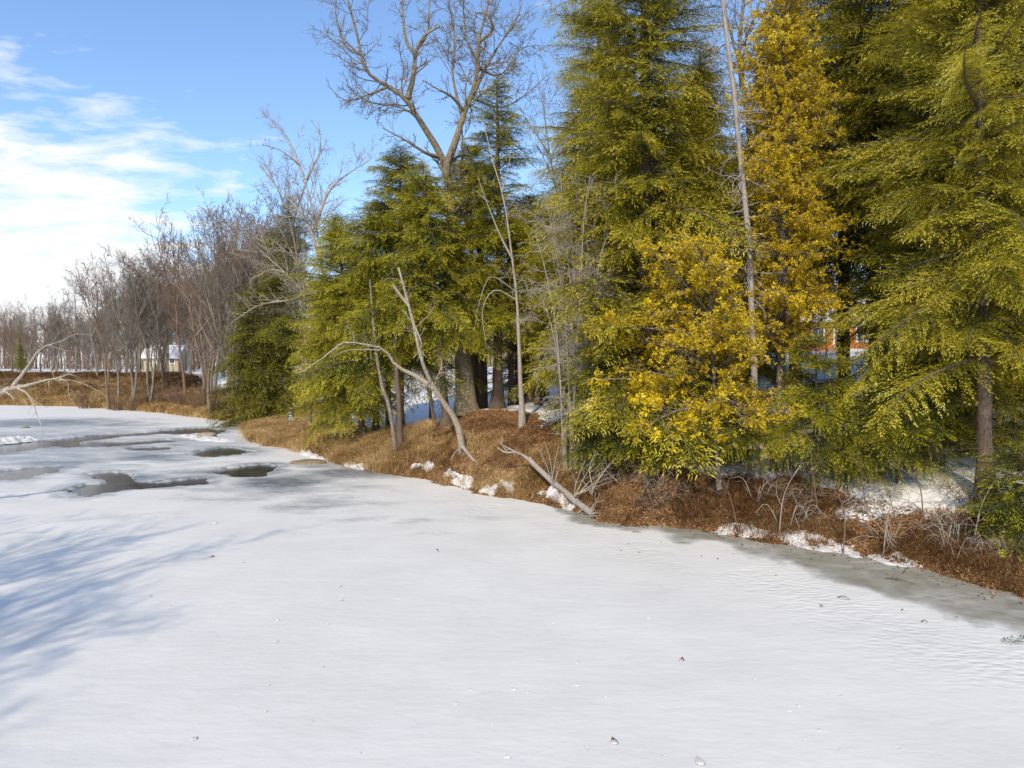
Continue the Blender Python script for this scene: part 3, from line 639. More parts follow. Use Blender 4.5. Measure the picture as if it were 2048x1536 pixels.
# its brown neighbour that leans the other way into the hemlocks, and two slim trunks at the left foot of the mound
for k, (pts, r0, r1, mat, lab) in enumerate([
    ([(793, 855, 42), (779, 815, 42.2), (766, 780, 42.5), (752, 700, 43), (740, 560, 44)], .15, .06, BARK_G, 'slim trunk curving left at the left foot of the mound'),
    ([(801, 850, 42), (798, 800, 42.2), (793, 740, 42.6), (790, 640, 43), (786, 520, 43.5)], .19, .08, BARK_H, 'straight trunk beside the slim curving trunk on the mound'),
    ([(870, 838, 44), (860, 790, 44.2), (850, 740, 44.5), (843, 640, 45)], .14, .07, BARK_H, 'dark slim trunk behind the pale leaning dead tree'),
    ([(1045, 862, 38.5), (1043, 800, 38.6), (1040, 740, 38.7), (1034, 600, 39), (1022, 500, 39), (1008, 400, 39.2), (985, 320, 39.5), (965, 235, 39.7)], .17, .022, BARK_S, 'thin grey dead tree with a forked top in front of the slim pointed hemlock')]):
    w = [at(*p) for p in pts]; w[0] = gpos(pts[0][0], pts[0][2]); w[0][2] -= .15
    paths = [(w, r0, r1)]
    if k == 3:
        paths += [([at(1026, 520, 39), at(1000, 470, 38.8), at(972, 400, 38.6), at(956, 355, 38.5)], .07, .015), ([at(1004, 385, 39.2), at(1018, 330, 39), at(1022, 288, 39)], .05, .012),
                  ([at(1033, 600, 39), at(990, 580, 38.6), at(965, 620, 38.3), at(972, 690, 38.1)], .045, .012), ([at(1033, 585, 39), at(1000, 560, 38.4), at(978, 555, 38.2), at(960, 600, 38), at(948, 660, 37.9)], .035, .010),
                  ([at(972, 400, 38.6), at(955, 385, 38.5), at(945, 378, 38.5)], .03, .01)]
    P0, R0 = limbs(paths, 14); R0[0, :2] *= np.array([1.5, 1.1])
    world_tree('dead_tree' if k == 3 else 'slim_tree', P0, R0, [dict(den=.9 if k == 3 else .25, u0=.3, ang=60, lr=.2, lmax=1.5, wob=.15, trop=.02, rr=.3, n=6, rmin=.008, kmax=9), dict(den=3, ang=45, lr=.5, lmax=.6, rmin=.005)], 40 + k, mat, lab, group='bare trees on the mound')
# trunks seen between the oak and the thin dead tree stand for dark stems without low branches
stem_lab = ['black straight stem touching the right side of the oak trunk', 'black straight stem between the oak and the pale hemlock trunk', 'dark stem just right of the pale hemlock trunk', 'thinnest dark stem in the snow right of the pale hemlock trunk', 'mossy dark stem left of the thin grey dead tree', 'dark stem right of the thin grey dead tree', 'dark stem in bright snow left of the mound', 'thin stem in bright snow left of the oak']
for k, (px, d, w, tp) in enumerate([(957, 47.5, .30, 380), (968, 49, .30, 420), (1022, 48, .22, 430), (1012 + 22, 50, .13, 430), (1060, 49, .24, 440), (1076, 46, .24, 400), (776, 52, .27, 520), (861, 55, .13, 520)]):
    b = gpos(px, d); H = topH(px, tp, d, b); P = resample([b - [0, 0, .3], b + [rng.normal(0, .1), 0, H * .5], b + [rng.normal(0, .3), 0, H]], 16)[None]
    R0 = np.linspace(w, .05, 16)[None].copy(); R0[0, 0] *= 1.5
    world_tree('slim_tree', P, R0, [dict(den=2.2, u0=.16, ang=78, lr=.12, lmax=1.6, wob=.1, trop=-.02, rr=.25, n=6, rmin=.010, kmax=40), dict(den=4, ang=45, lr=.4, lmax=.6, rmin=.006)], 60 + k, BARK_H, stem_lab[k], group='dark stems behind the mound')
# grey snag
pts = [gpos(1515, 28.4) - [0, 0, .3], at(1506, 700, 28.2), at(1497, 480, 28), at(1482, 330, 27.7), at(1466, 170, 27.3), at(1452, 60, 27), at(1440, -60, 26.8)]
P0, R0 = limbs([(pts, .17, .07)], 20); R0[0, 0] *= 1.4
world_tree('dead_snag', P0, R0, [dict(den=5.0, u0=.30, ang=88, angv=16, lr=.075, tap=.2, lmax=1.5, wob=.2, trop=-.03, rr=.2, n=8, rmin=.012, kmax=110), dict(den=3.2, u0=.3, ang=55, lr=.5, lmax=.6, wob=.22, trop=-.06, rmin=.008, n=5), dict(den=2, ang=50, lr=.5, lmax=.3, rmin=.006, n=4)], 8, BARK_S, 'tall grey dead snag bristling with short bare branches before the golden cedar')
# second bare tree behind the snag at the top
b = gpos(1500, 36); P0, R0 = limbs([([b, at(1500, 300, 36), at(1478, 120, 36), at(1492, -40, 36)], .2, .08), ([at(1480, 130, 36), at(1460, 60, 36), at(1440, -30, 36)], .09, .03), ([at(1486, 90, 36), at(1510, 30, 36), at(1530, -30, 36)], .08, .03)])
world_tree('bare_tree', P0, R0, sp_oak[:2] + [dict(den=4, ang=42, lr=.55, lmax=.6, rmin=.007, n=4)], 9, BARK_G, 'bare forked tree showing against blue sky behind the grey snag')
# tangle of grey twigs
paths = []
for (x0, x1, y1, d) in [(1150, 1120, 345, 32), (1142, 1170, 410, 31.5), (1130, 1070, 470, 31.2), (1160, 1215, 470, 30.6), (1135, 1060, 560, 31.5), (1155, 1140, 430, 32), (1145, 1090, 390, 31.8), (1150, 1215, 560, 30.5), (1140, 1180, 350, 31)]:
    b = gpos(x0, 32.6); paths.append(([b - [0, 0, .2], at((x0 * 2 + x1) / 3 + 5, (y1 + 2 * 850) / 3 - 40, d + .3), at((x0 + 2 * x1) / 3, (2 * y1 + 850) / 3 - 60, d), at(x1, y1, d - .5)], .07, .015))
P0, R0 = limbs(paths, 14)
world_tree('twiggy_thicket', P0, R0, [dict(den=1.7, u0=.35, ang=55, lr=.32, lmax=2.4, wob=.22, trop=-.05, rr=.5, n=8, rmin=.010, kmax=18), dict(den=4.5, ang=45, lr=.5, lmax=1.3, wob=.25, trop=-.05, rmin=.008, n=6), dict(den=4.5, ang=45, lr=.5, lmax=.6, wob=.22, trop=-.03, rmin=.006, n=4)], 12, DEADT, 'tangled leafless thicket of fine grey twigs left of the tall olive hemlock', 'shrub')
# leaning pale trees at the left of the evergreens
def lean_tree(paths, seed, mat, label, dens=1.0):
    P0, R0 = limbs(paths, 16)
    world_tree('bare_tree', P0, R0, [dict(den=2.7 * dens, u0=.2, ang=42, lr=.4, tap=.4, lmax=3.6, wob=.17, trop=.06, rr=.45, n=7, rmin=.017, kmax=34), dict(den=3.6, ang=40, lr=.5, lmax=1.8, wob=.16, trop=.05, rmin=.013, n=6), dict(den=3.6, ang=38, lr=.55, lmax=.9, wob=.15, trop=.03, rmin=.010, n=4)], seed, mat, label, group='bare trees by the left evergreens')
g = gpos(700, 58); lean_tree([([g, at(672, 680, 58), at(648, 560, 58), at(632, 450, 58), at(600, 330, 58), at(572, 270, 58)], .27, .05), ([at(640, 520, 58), at(612, 440, 57.5), at(560, 380, 57), at(520, 330, 56.5)], .15, .03), ([at(632, 450, 58), at(660, 380, 58.5), at(700, 345, 59), at(740, 320, 59.5)], .15, .03), ([at(612, 360, 58), at(640, 300, 58), at(636, 240, 58)], .1, .03), ([at(600, 330, 58), at(560, 300, 57), at(525, 290, 56.5)], .08, .02)], 21, BARK_P, 'pale bare tree with long rising limbs showing left of the broad hemlock')
g = gpos(690, 57); lean_tree([([g, at(640, 640, 57), at(610, 590, 56.5), at(570, 545, 56), at(530, 510, 55.5), at(500, 480, 55)], .2, .04), ([at(570, 545, 56), at(540, 540, 55.5), at(500, 560, 55)], .1, .02), ([at(610, 590, 56.5), at(580, 600, 55.5), at(520, 610, 55), at(470, 640, 54.5)], .11, .02)], 22, BARK_P, 'pale bare tree leaning far out to the left in front of the dark pointed evergreen', .9)
g = gpos(620, 60); lean_tree([([g, at(612, 700, 60), at(600, 560, 60), at(580, 440, 60), at(556, 380, 60)], .22, .05), ([at(595, 530, 60), at(552, 440, 60), at(530, 400, 60)], .1, .03), ([at(585, 450, 60), at(600, 400, 60), at(620, 350, 60)], .1, .03)], 23, BARK_G, 'bare grey tree standing behind the dark pointed evergreen')
g = gpos(1135, 58); lean_tree([([g, at(1130, 600, 58), at(1120, 430, 58), at(1098, 300, 58), at(1085, 190, 58)], .2, .04), ([at(1118, 420, 58), at(1150, 350, 58), at(1165, 300, 58)], .09, .03), ([at(1100, 310, 58), at(1060, 250, 57.5), at(1040, 215, 57)], .08, .02), ([at(1110, 370, 58), at(1080, 300, 58), at(1062, 290, 58)], .07, .02)], 24, BARK_G, 'bare tree filling the sky gap between the slim pointed hemlock and the tall olive hemlock')
# prototypes of the background bare trees
def bare_proto(seed, H, spread, mat, clump=1, rmin=.02, den=1.0):
    rg = np.random.default_rng(seed); paths = []
    for c in range(clump):
        a = rg.uniform(0, 6.28); off = np.array([math.cos(a), math.sin(a), 0]) * (.35 if clump > 1 else 0); ln = rg.normal(0, .06 + .05 * (clump > 1), 2) * H
        p = [off - [0, 0, .5]]
        for f in (.2, .4, .6, .8, 1.0): p.append(off + [ln[0] * f ** 1.3 + rg.normal(0, .012) * H, ln[1] * f ** 1.3 + rg.normal(0, .012) * H, H * f * rg.uniform(.97, 1.0)])
        r0 = .0125 * H * (1 if clump == 1 else .75)
        paths.append((p, r0, .03))
        for q in range(rg.integers(3, 6)):       # main rising limbs
            f = rg.uniform(.28, .62); i = int(f * 5); s = np.array(p[i + 1]); aa = rg.uniform(0, 6.28); L = H * (1 - f) * rg.uniform(.55, .85); e = spread * rg.uniform(.5, 1)
            paths.append(([s, s + [math.cos(aa) * L * .25 * e, math.sin(aa) * L * .25 * e, L * .35], s + [math.cos(aa) * L * .42 * e, math.sin(aa) * L * .42 * e, L * .7], s + [math.cos(aa) * L * .5 * e, math.sin(aa) * L * .5 * e, L]], r0 * (1 - f) * .75, .02))
    P0, R0 = limbs(paths, 12)
    return bare_mesh(P0, R0, [dict(den=1.15 * den, u0=.3, ang=42, lr=.36, tap=.4, lmax=4.0, wob=.14, trop=.08, rr=.45, n=6, rmin=rmin * 1.3, kmax=16, tip=.4), dict(den=2.3 * den, ang=40, lr=.5, lmax=2.0, wob=.14, trop=.06, rmin=rmin, n=5, tip=.5), dict(den=3.2 * den, ang=38, lr=.6, lmax=1.1, wob=.14, trop=.03, rmin=rmin * .8, n=4, tip=.6)], seed, mat, sides=(8, 5, 4, 3, 3))
PR = [bare_proto(200 + i, 19, s, m, c, .017) for i, (s, m, c) in enumerate([(1.0, BARK_G, 1), (1.3, BARK_T, 1), (.8, BARK_G, 3), (1.2, BARK_T, 2), (1.5, BARK_R, 1), (.7, BARK_G, 1)])]
BARE = [(538, 80, 430, 1, 'bare tree just left of the dark pointed evergreen'), (492, 86, 470, 4, 'reddish bare tree directly above the squat dark evergreen'), (452, 92, 432, 1, 'round crowned bare tree above the reddish brush'), (410, 97, 452, 0, 'bare tree with the highest crown over the brown reeds'),
        (372, 100, 470, 4, 'broad bare tree whose boughs spread right of the snowy roof'), (334, 108, 500, 3, 'bare tree with two stems beside the snowy roof'), (303, 99, 525, 2, 'clump of three grey trunks rising from the reddish brush'), (268, 101, 535, 2, 'clump of slender grey trunks left of the snowy roof'),
        (224, 101, 528, 3, 'dark leaning bare tree with twin stems at the reed edge'), (236, 106, 540, 0, 'straight bare tree close behind the dark leaning twin stems'), (196, 122, 545, 5, 'slender bare tree left of the dark leaning twin stems'), (152, 128, 560, 0, 'bare tree above the brown slope behind the hanging branch'),
        (112, 135, 590, 5, 'thin bare tree standing on the snow field edge'), (82, 128, 600, 1, 'bare tree with fine spreading crown over the snow field'), (28, 140, 612, 3, 'bare tree nearest the picture edge on the brown slope')]
for i, (px, d, tp, k, lab) in enumerate(BARE):
    b = gpos(px, d); H = topH(px, tp, d, b)
    plant('bare_tree', PR[k], b, lab, 'tree', 'bare trees along the far bank', rz=i * 2.1, scale=H / 19, parts=('trunk', 'crown'))
for i in range(16):
    px = rng.uniform(395, 575); d = rng.uniform(78, 104); b = gpos(px, d); H = topH(px, rng.uniform(425, 500), d, b)
    plant('bare_tree', PR[rng.integers(0, 6)], b, 'bare tree crowded among others left of the dark pointed evergreen', 'tree', 'bare trees crowded left of the dark evergreen', rz=rng.uniform(0, 6.28), scale=H / 19, parts=('trunk', 'crown'))
n = 0
for i in range(190):
    px = rng.uniform(-60, 560); d = rng.uniform(118, 230)
    if px < 240 and d < 165: continue
    b = gpos(px, d)
    H = rng.uniform(14, 19) * (.78 if px < 200 else 1) * (1.05 if px > 300 else 1)
    k = rng.integers(0, 6)
    plant('bare_tree', PR[k], b, 'slender bare tree in the wood behind the far bank', 'tree', 'bare trees of the wood behind the far bank', rz=rng.uniform(0, 6.28), scale=H / 19, parts=('trunk', 'crown')); n += 1
for i in range(34):
    px = rng.uniform(640, 2150); d = rng.uniform(62, 120)
    if 1600 < px < 1720 and d < 80: continue
    b = gpos(px, d); H = rng.uniform(11, 15) if px < 1150 else rng.uniform(14, 19)
    plant('bare_tree', PR[rng.integers(0, 6)], b, 'bare tree on the snowy slope behind the evergreens', 'tree', 'bare trees on the slope behind the evergreens', rz=rng.uniform(0, 6.28), scale=H / 19, parts=('trunk', 'crown'))
# the far wood as one mass
rgf = np.random.default_rng(77); m_ = 1000
ang_ = np.radians(rgf.uniform(-42, 34, m_)); dd = rgf.uniform(235, 330, m_); fx, fy = dd * np.tan(ang_), dd; fz = ground(fx, fy)
Hh = rgf.uniform(14, 21, m_); zz = np.linspace(0, 1, 8)
P0 = np.stack([fx[:, None] + np.cumsum(rgf.normal(0, .25, (m_, 8)), 1), fy[:, None] + np.cumsum(rgf.normal(0, .25, (m_, 8)), 1), fz[:, None] + Hh[:, None] * zz], 2)
lv = grow(rgf, P0, np.linspace(.2, .04, 8)[None].repeat(m_, 0), [dict(den=1.3, u0=.25, ang=40, lr=.3, lmax=5, wob=.12, trop=.09, rmin=.045, n=5, kmax=26), dict(den=1.3, ang=38, lr=.6, lmax=2.6, wob=.14, trop=.05, rmin=.035, n=4)])
m2 = 2600; ang_ = np.radians(rgf.uniform(-42, 34, m2)); dd = rgf.uniform(215, 335, m2); fx, fy = dd * np.tan(ang_), dd; fz = ground(fx, fy); Hh = rgf.uniform(2, 8, m2); z5 = np.linspace(0, 1, 5)
P1 = np.stack([fx[:, None] + np.cumsum(rgf.normal(0, .3, (m2, 5)), 1), fy[:, None] + np.cumsum(rgf.normal(0, .3, (m2, 5)), 1), fz[:, None] + Hh[:, None] * z5], 2)
lv += grow(rgf, P1, np.linspace(.10, .04, 5)[None].repeat(m2, 0), [dict(den=1.6, u0=.1, ang=45, lr=.5, lmax=2.5, wob=.15, trop=.05, rmin=.045, n=4)])
V, Qd = tubes(lv, (5, 3, 3, 3, 3))
tag(link('far_woods', mesh('far_woods', V, Qd, mat=BARK_T)), kind='stuff', label='leafless far wood closing the view beyond the snow field', cat='woods')

# ------------------------------------------------------------------ left bank trees: the overhanging tree and the ones whose shadows lie on the ice
g = gpos(-60, 30); g = np.array([-27.0, 28.5, gz(-27, 28.5)])
ov = [([g - [0, 0, .2], at(-140, 850, 29), at(-60, 815, 29.5), at(0, 789, 30), at(22, 776, 30)], .17, .115),
      ([at(22, 777, 30), at(50, 742, 30), at(75, 704, 30), at(95, 690, 30.2), at(120, 684, 30.5), at(150, 668, 31), at(185, 670, 31.5)], .085, .012),
      ([at(22, 777, 30), at(50, 772, 30), at(85, 762, 30), at(120, 755, 30), at(145, 745, 30.3), at(175, 742, 30.6)], .10, .02),
      ([at(35, 777, 30), at(52, 785, 29.8), at(66, 805, 29.7), at(72, 825, 29.6), at(80, 845, 29.5), at(88, 868, 29.4)], .05, .012),
      ([at(120, 757, 30), at(135, 765, 29.8), at(138, 790, 29.6), at(150, 815, 29.5)], .03, .006), ([at(110, 760, 30), at(150, 762, 29.5), at(190, 778, 29.2), at(215, 795, 29)], .025, .006), ([at(54, 788, 29.8), at(75, 806, 29.5), at(95, 815, 29.4)], .02, .006), ([at(95, 690, 30.2), at(130, 700, 30.5), at(165, 705, 31)], .02, .006)]
P0, R0 = limbs(ov, 14)
world_tree('overhanging_tree', P0, R0, [dict(den=2.2, u0=.3, ang=50, lr=.3, lmax=1.5, wob=.18, trop=-.07, rr=.4, n=7, rmin=.008, kmax=12), dict(den=4, ang=42, lr=.5, lmax=.8, wob=.18, trop=-.05, rmin=.006, n=5), dict(den=4, ang=40, lr=.5, lmax=.4, wob=.15, trop=-.03, rmin=.005, n=4)], 31, BARK_P, 'pale forked leaning tree reaching in low over the ice from the left edge')
for i, (x, y, H, k) in enumerate([(-16.8, -7.5, 18.5, 2), (-22.6, 1.5, 17.5, 3), (-19.4, -3.5, 18, 2), (-17.5, -14, 19, 3)]):
    plant('bare_tree', PR[k], (x, y, gz(x, y)), 'bare tree on the near left bank throwing its shadow over the ice', 'tree', 'bare trees on the near left bank', rz=i * 1.3, scale=H / 19, parts=('trunk', 'crown'))

# ------------------------------------------------------------------ logs, dead branches, saplings
def woody(name, paths, specs, seed, mat, label, cat, group=None, n=12):
    P0, R0 = limbs(paths, n); base = P0[0, 0].copy(); lv = grow(np.random.default_rng(seed), P0 - base, R0, specs)
    V, Qd = tubes(lv[:1], (10,)); r = thing(name, label, cat, base, 0, group); link('stem', mesh('stem', V, Qd, mat=mat), r)
    if len(lv) > 1: V, Qd = tubes(lv[1:], (5, 4, 3, 3)); link('crown', mesh('crown', V, Qd, mat=mat), r)
    return r
woody('fallen_log', [([at(1058, 918, 33.2), at(1085, 945, 32.2), at(1120, 975, 31.0), at(1155, 1005, 29.6), at(1192, 1034, 28.3)], .12, .15), ([at(1060, 920, 33.2), at(1035, 905, 33.4), at(1012, 905, 33.5), at(995, 895, 33.6)], .08, .03), ([at(1040, 908, 33.3), at(1010, 893, 33.5), at(998, 885, 33.6)], .05, .02), ([at(1015, 905, 33.5), at(1005, 890, 33.4), at(1003, 872, 33.3)], .04, .015)],
      [dict(den=.5, ang=55, lr=.2, lmax=.7, wob=.2, rr=.3, rmin=.01)], 51, BARK_S, 'grey fallen log sloping down the bank with its end on the ice', 'log')
woody('broken_trunk', [([at(925, 893, 37.9), at(945, 918, 37.2), at(968, 935, 36.6), at(990, 948, 36.1), at(1004, 962, 35.6)], .10, .03), ([at(925, 895, 37.9), at(910, 905, 37.5), at(902, 920, 37.2)], .06, .02), ([at(962, 928, 36.8), at(985, 923, 36.7), at(1003, 915, 36.6)], .06, .03), ([at(975, 940, 36.5), at(1000, 930, 36.3), at(1020, 922, 36.2)], .025, .01), ([at(1000, 957, 35.8), at(1018, 953, 35.7)], .03, .012)],
      [dict(den=1.5, ang=55, lr=.25, lmax=.6, wob=.2, rr=.35, rmin=.007)], 52, BARK_S, 'broken grey branch lying below the foot of the pale leaning dead tree', 'log')
for k, (x0, y0, d, tips, lab) in enumerate([
    (1106, 968, 31.2, [(1090, 885), (1118, 890), (1132, 900), (1078, 900)], 'white leafless shrub standing behind the fallen log'),
    (1150, 990, 29.6, [(1190, 925), (1215, 935), (1240, 945), (1170, 920), (1260, 950)], 'fan of pale dead branches springing up beside the lower half of the fallen log'),
    (1185, 985, 28.9, [(1200, 945), (1192, 900), (1222, 925), (1245, 900), (1165, 960)], 'whitish upright dead branches above the log end'),
    (1180, 1028, 28.2, [(1210, 1000), (1225, 1015), (1200, 985), (1235, 1030)], 'heap of straw coloured sticks at the log end by the ice')]):
    b = at(x0, y0, d); paths = [([b + rng.normal(0, .05, 3), (b + at(tx, ty, d)) / 2 + rng.normal(0, .1, 3), at(tx, ty, d + rng.normal(0, .4))], .028, .009) for tx, ty in tips]
    woody('dead_brush', paths, [dict(den=2.2, u0=.3, ang=38, lr=.5, lmax=1.0, wob=.16, trop=.02, rr=.7, n=6, rmin=.009), dict(den=2.2, ang=40, lr=.5, lmax=.5, wob=.16, rmin=.007)], 53 + k, DEADT, lab, 'brush', 'dead brush around the fallen log', 8)
# bent stems on the right bank
SAP = [(1770, 1085, 22.2, 1800, 960, 'bent pale sapling rising from leaves above the ice strip'), (1690, 1065, 22.8, 1660, 960, 'thin arching stem under the low boughs'), (1885, 1075, 21.5, 1905, 985, 'curved stem leaning at the foot of the stout hemlock'), (1560, 1030, 24.3, 1600, 930, 'arching stem beside the roots of the golden cedar'),
       (1480, 1010, 25.2, 1440, 950, 'short bent stem left of the golden cedar roots'), (1850, 1010, 23.5, 1790, 930, 'long stem bowed to the left beneath the sprays'), (1600, 1010, 24.6, 1680, 1040, 'stem arched over and pointing down the bank'), (1340, 1000, 27.5, 1300, 930, 'fine forked stem in the dry grass right of the log'), (1300, 1020, 27.6, 1390, 990, 'dead stick lying slantwise above the ice edge'), (1950, 1060, 20.9, 1990, 960, 'slender stem in front of the young near hemlock'), (1735, 1000, 24.5, 1715, 900, 'upright twig clump before the bright snow patch'), (1640, 995, 25, 1620, 880, 'grey sapling beside the golden cedar foot')]
for k, (x0, y0, d, x1, y1, lab) in enumerate(SAP):
    b = gpos(x0, d); t = at(x1, y1, d - .2); mid = (b + t) / 2 + np.array([rng.normal(0, .12), 0, .2])
    woody('bare_sapling', [([b - [0, 0, .1], mid, t], .026, .008)], [dict(den=2.5, u0=.3, ang=42, lr=.4, lmax=.9, wob=.18, trop=.0, rr=.6, n=6, rmin=.007), dict(den=3, ang=40, lr=.5, lmax=.4, rmin=.005)], 70 + k, BARK_T if k % 3 else DEADT, lab, 'sapling', 'bare saplings on the right bank', 8)
# tangles of dead twigs lying on the bank
def tangle(seed):
    rg = np.random.default_rng(seed); ps = []
    for _ in range(9):
        a = rg.uniform(0, 6.28); L = rg.uniform(.5, 1.5); o_ = rg.normal(0, .2, 3) * [1, 1, 0]; d_ = np.array([math.cos(a), math.sin(a), 0]) * L
        ps.append(([o_ - [0, 0, .05], o_ + d_ * .5 + [0, 0, rg.uniform(.15, .55)], o_ + d_ + [0, 0, rg.uniform(-.1, .6)]], .016, .006))
    P0, R0 = limbs(ps, 8); lv = grow(rg, P0, R0, [dict(den=3, ang=42, lr=.5, lmax=.8, wob=.2, trop=-.02, rmin=.006, n=6), dict(den=3, ang=40, lr=.5, lmax=.4, wob=.2, rmin=.005, n=4)])
    V, Qd = tubes(lv, (5, 3, 3)); return mesh('dead_twigs', V, Qd, mat=BARK_T if seed % 2 else DEADT)
TG = [tangle(600 + i) for i in range(4)]
for i in range(30):
    px = rng.uniform(1150, 2000); x0 = None
    for d in np.arange(17, 34, .25):
        q = ground(np.array([(px - CX) / F * d]), np.array([d]), True)
        if q[1][0] > 0: x0 = d; break
    p_ = gpos(px, x0 + rng.uniform(.6, 4.2)); o = link('dead_twigs', TG[i % 4], loc=tuple(p_)); o.rotation_euler = (rng.normal(0, .15), rng.normal(0, .15), i * 1.3); k = rng.uniform(.6, 1.3); o.scale = (k, k, k)
    tag(o, 'low tangle of dead twigs lying on the leafy right bank', 'twigs', 'twig tangles on the right bank')
# root plate of the cedar: roots clutching the bank
b = gpos(1565, 28.9); paths = []
for a in np.linspace(-2.9, -.25, 8):
    e = b + np.array([math.cos(a) * rng.uniform(.5, 1.1), math.sin(a) * rng.uniform(.5, .9), 0]); e[2] = gz(e[0], e[1]) - .05; paths.append(([b + [0, 0, .35], (b + e) / 2 + [0, 0, .22], e], .09, .025))
woody('tree_roots', paths, [], 90, BARK_G, 'grey roots spread over the bank below the golden cedar', 'roots', None, 8)
# young growth in the snow behind: leafless, shared meshes
def sapmesh(seed, H):
    rg = np.random.default_rng(seed); ps = [([np.array([0, 0, -.1]), np.array([rg.normal(0, .1), rg.normal(0, .1), H * .5]), np.array([rg.normal(0, .3), rg.normal(0, .3), H])], .025, .006) for _ in range(3)]
    P0, R0 = limbs(ps, 8); return bare_mesh(P0, R0, [dict(den=3, u0=.2, ang=48, lr=.4, lmax=1, trop=.05, rmin=.008, n=5), dict(den=4, ang=42, lr=.5, lmax=.5, rmin=.006, n=4)], seed, BARK_R)
SM = [sapmesh(300 + i, 2.4) for i in range(3)]
for i in range(34):
    px = rng.uniform(760, 2040); d = rng.uniform(36, 62) if px > 1150 else rng.uniform(47, 66)
    plant('bare_sapling', SM[i % 3], gpos(px, d), 'leafless sapling in the snow among the trunks behind the bank', 'sapling', 'saplings in the snow behind the bank', rz=i, scale=rng.uniform(.6, 1.3), parts=('trunk', 'crown'))
# reddish brush on the far bank
def brush(seed):
    rg = np.random.default_rng(seed); ps = []
    for _ in range(16):
        a = rg.uniform(0, 6.28); e = np.array([math.cos(a), math.sin(a), 0]) * rg.uniform(.3, 1.4); ps.append(([e * .3 - [0, 0, .2], e * .7 + [0, 0, 1.1], e * 1.2 + [0, 0, rg.uniform(1.8, 3.2)]], .03, .012))
    P0, R0 = limbs(ps, 7); return bare_mesh(P0, R0, [dict(den=2.5, u0=.15, ang=35, lr=.5, lmax=1.3, trop=.05, rmin=.02, n=5), dict(den=3.5, ang=35, lr=.5, lmax=.8, rmin=.016, n=4)], seed, BARK_R, sides=(4, 3, 3))
BS = [brush(320), brush(321)]
for i, (px, d, lab) in enumerate([(290, 99, 'reddish leafless shrub at the foot of the three grey trunks'), (262, 98, 'reddish leafless shrub left of the three grey trunks'), (322, 97, 'reddish leafless shrub right of the three grey trunks'), (365, 92, 'russet shrub above the straw coloured reeds'), (395, 88, 'russet shrub among the reeds toward the evergreens'), (425, 84, 'russet shrub closest to the squat dark evergreen'), (232, 99, 'low brown shrub under the dark leaning twin stems'), (170, 104, 'low brown shrub at the ice edge behind the hanging branch'), (347, 96, 'small brown shrub between the russet shrub and the grey trunks'), (20, 118, 'brown shrub on the slope nearest the picture edge')]):
    plant('leafless_shrub', BS[i % 2], gpos(px, d), lab, 'shrub', 'shrubs on the far bank', rz=i * 1.7, scale=rng.uniform(.8, 1.15), parts=('stems', 'crown'))

# ------------------------------------------------------------------ leaf litter and dry grass
def scatter(n, smin, smax, dmin, dmax, p0, p1, rg, snowmax=.6):
    px = rg.uniform(p0, p1, n * 4); d = np.exp(rg.uniform(math.log(dmin), math.log(dmax), n * 4)); x = (px - CX) / F * d
    z, land, s, t, snow, straw = ground(x, d, True)
    ok = (s > smin) & (s < smax) & (snow < snowmax * rg.random(n * 4) + .15)
    return x[ok][:n], d[ok][:n], z[ok][:n], s[ok][:n], t[ok][:n]
rl = np.random.default_rng(400)
x, y, z, s, t = scatter(90000, -.15, 7.5, 18, 48, 640, 2200, rl)
n = len(x); c = np.stack([x, y, z + .015 + rl.random(n) * .03], 1); a = rl.uniform(0, 6.28, n); tl = rl.normal(0, .45, (n, 2))
e1 = np.stack([np.cos(a), np.sin(a), tl[:, 0]], 1); e2 = np.stack([-np.sin(a), np.cos(a), tl[:, 1]], 1); L = rl.uniform(.028, .06, n)[:, None]
V = np.stack([c - e1 * L, c - e2 * L * .55 + [0, 0, .012], c + e1 * L, c + e2 * L * .55 + [0, 0, .012]], 1).reshape(-1, 3)
tt = np.repeat(np.clip(rl.normal(.47, .2, n) + (fbm(x * .9, y * .9, 19, 3) - .5) * .7, 0, 1), 4)
tag(link('leaf_litter', mesh('leaf_litter', V, np.arange(4 * n).reshape(-1, 4), attrs={'tint': tt}, mat=LEAF, smooth=False)), kind='stuff', label='brown fallen leaves covering the near bank', cat='leaves')
def grass(name, x, y, z, rg, h, w, mat, label, lean=.55, per=1):
    n = len(x); H = h * rg.uniform(.5, 1.25, n); a = rg.uniform(0, 6.28, n); ln = rg.uniform(.1, lean, n) * 1.6
    d = np.stack([np.cos(a) * ln, np.sin(a) * ln - .25, np.ones(n)], 1); side = np.stack([-np.sin(a + rg.normal(0, .6, n)), np.cos(a), np.zeros(n)], 1) * (w * rg.uniform(.6, 1.3, n))[:, None]
    p0 = np.stack([x, y, z - .03], 1); p1 = p0 + d * (H * .55)[:, None]; d2 = d.copy(); d2[:, :2] *= 2.2; d2[:, 2] = rg.uniform(-.35, .55, n); p2 = p1 + d2 * (H * .5)[:, None]
    V = np.stack([p0 - side, p0 + side, p1 + side * .8, p1 - side * .8, p2], 1).reshape(-1, 3); k = np.arange(n)[:, None] * 5
    tint = np.repeat(np.clip(rg.normal(.52, .2, n) + (fbm(x * .8, y * .8, 88, 3) - .5) * .9, 0, 1), 5)
    return tag(link(name, mesh(name, V, k + np.array([[0, 1, 2, 3]]), k + np.array([[3, 2, 4]]), attrs={'tint': tint}, mat=mat, smooth=False)), kind='stuff', label=label, cat='grass')
def tufts(x, y, z, per, spread, rg):
    x = np.repeat(x, per) + rg.normal(0, spread, len(x) * per); y = np.repeat(y, per) + rg.normal(0, spread, len(y) * per); return x, y, ground(x, y)
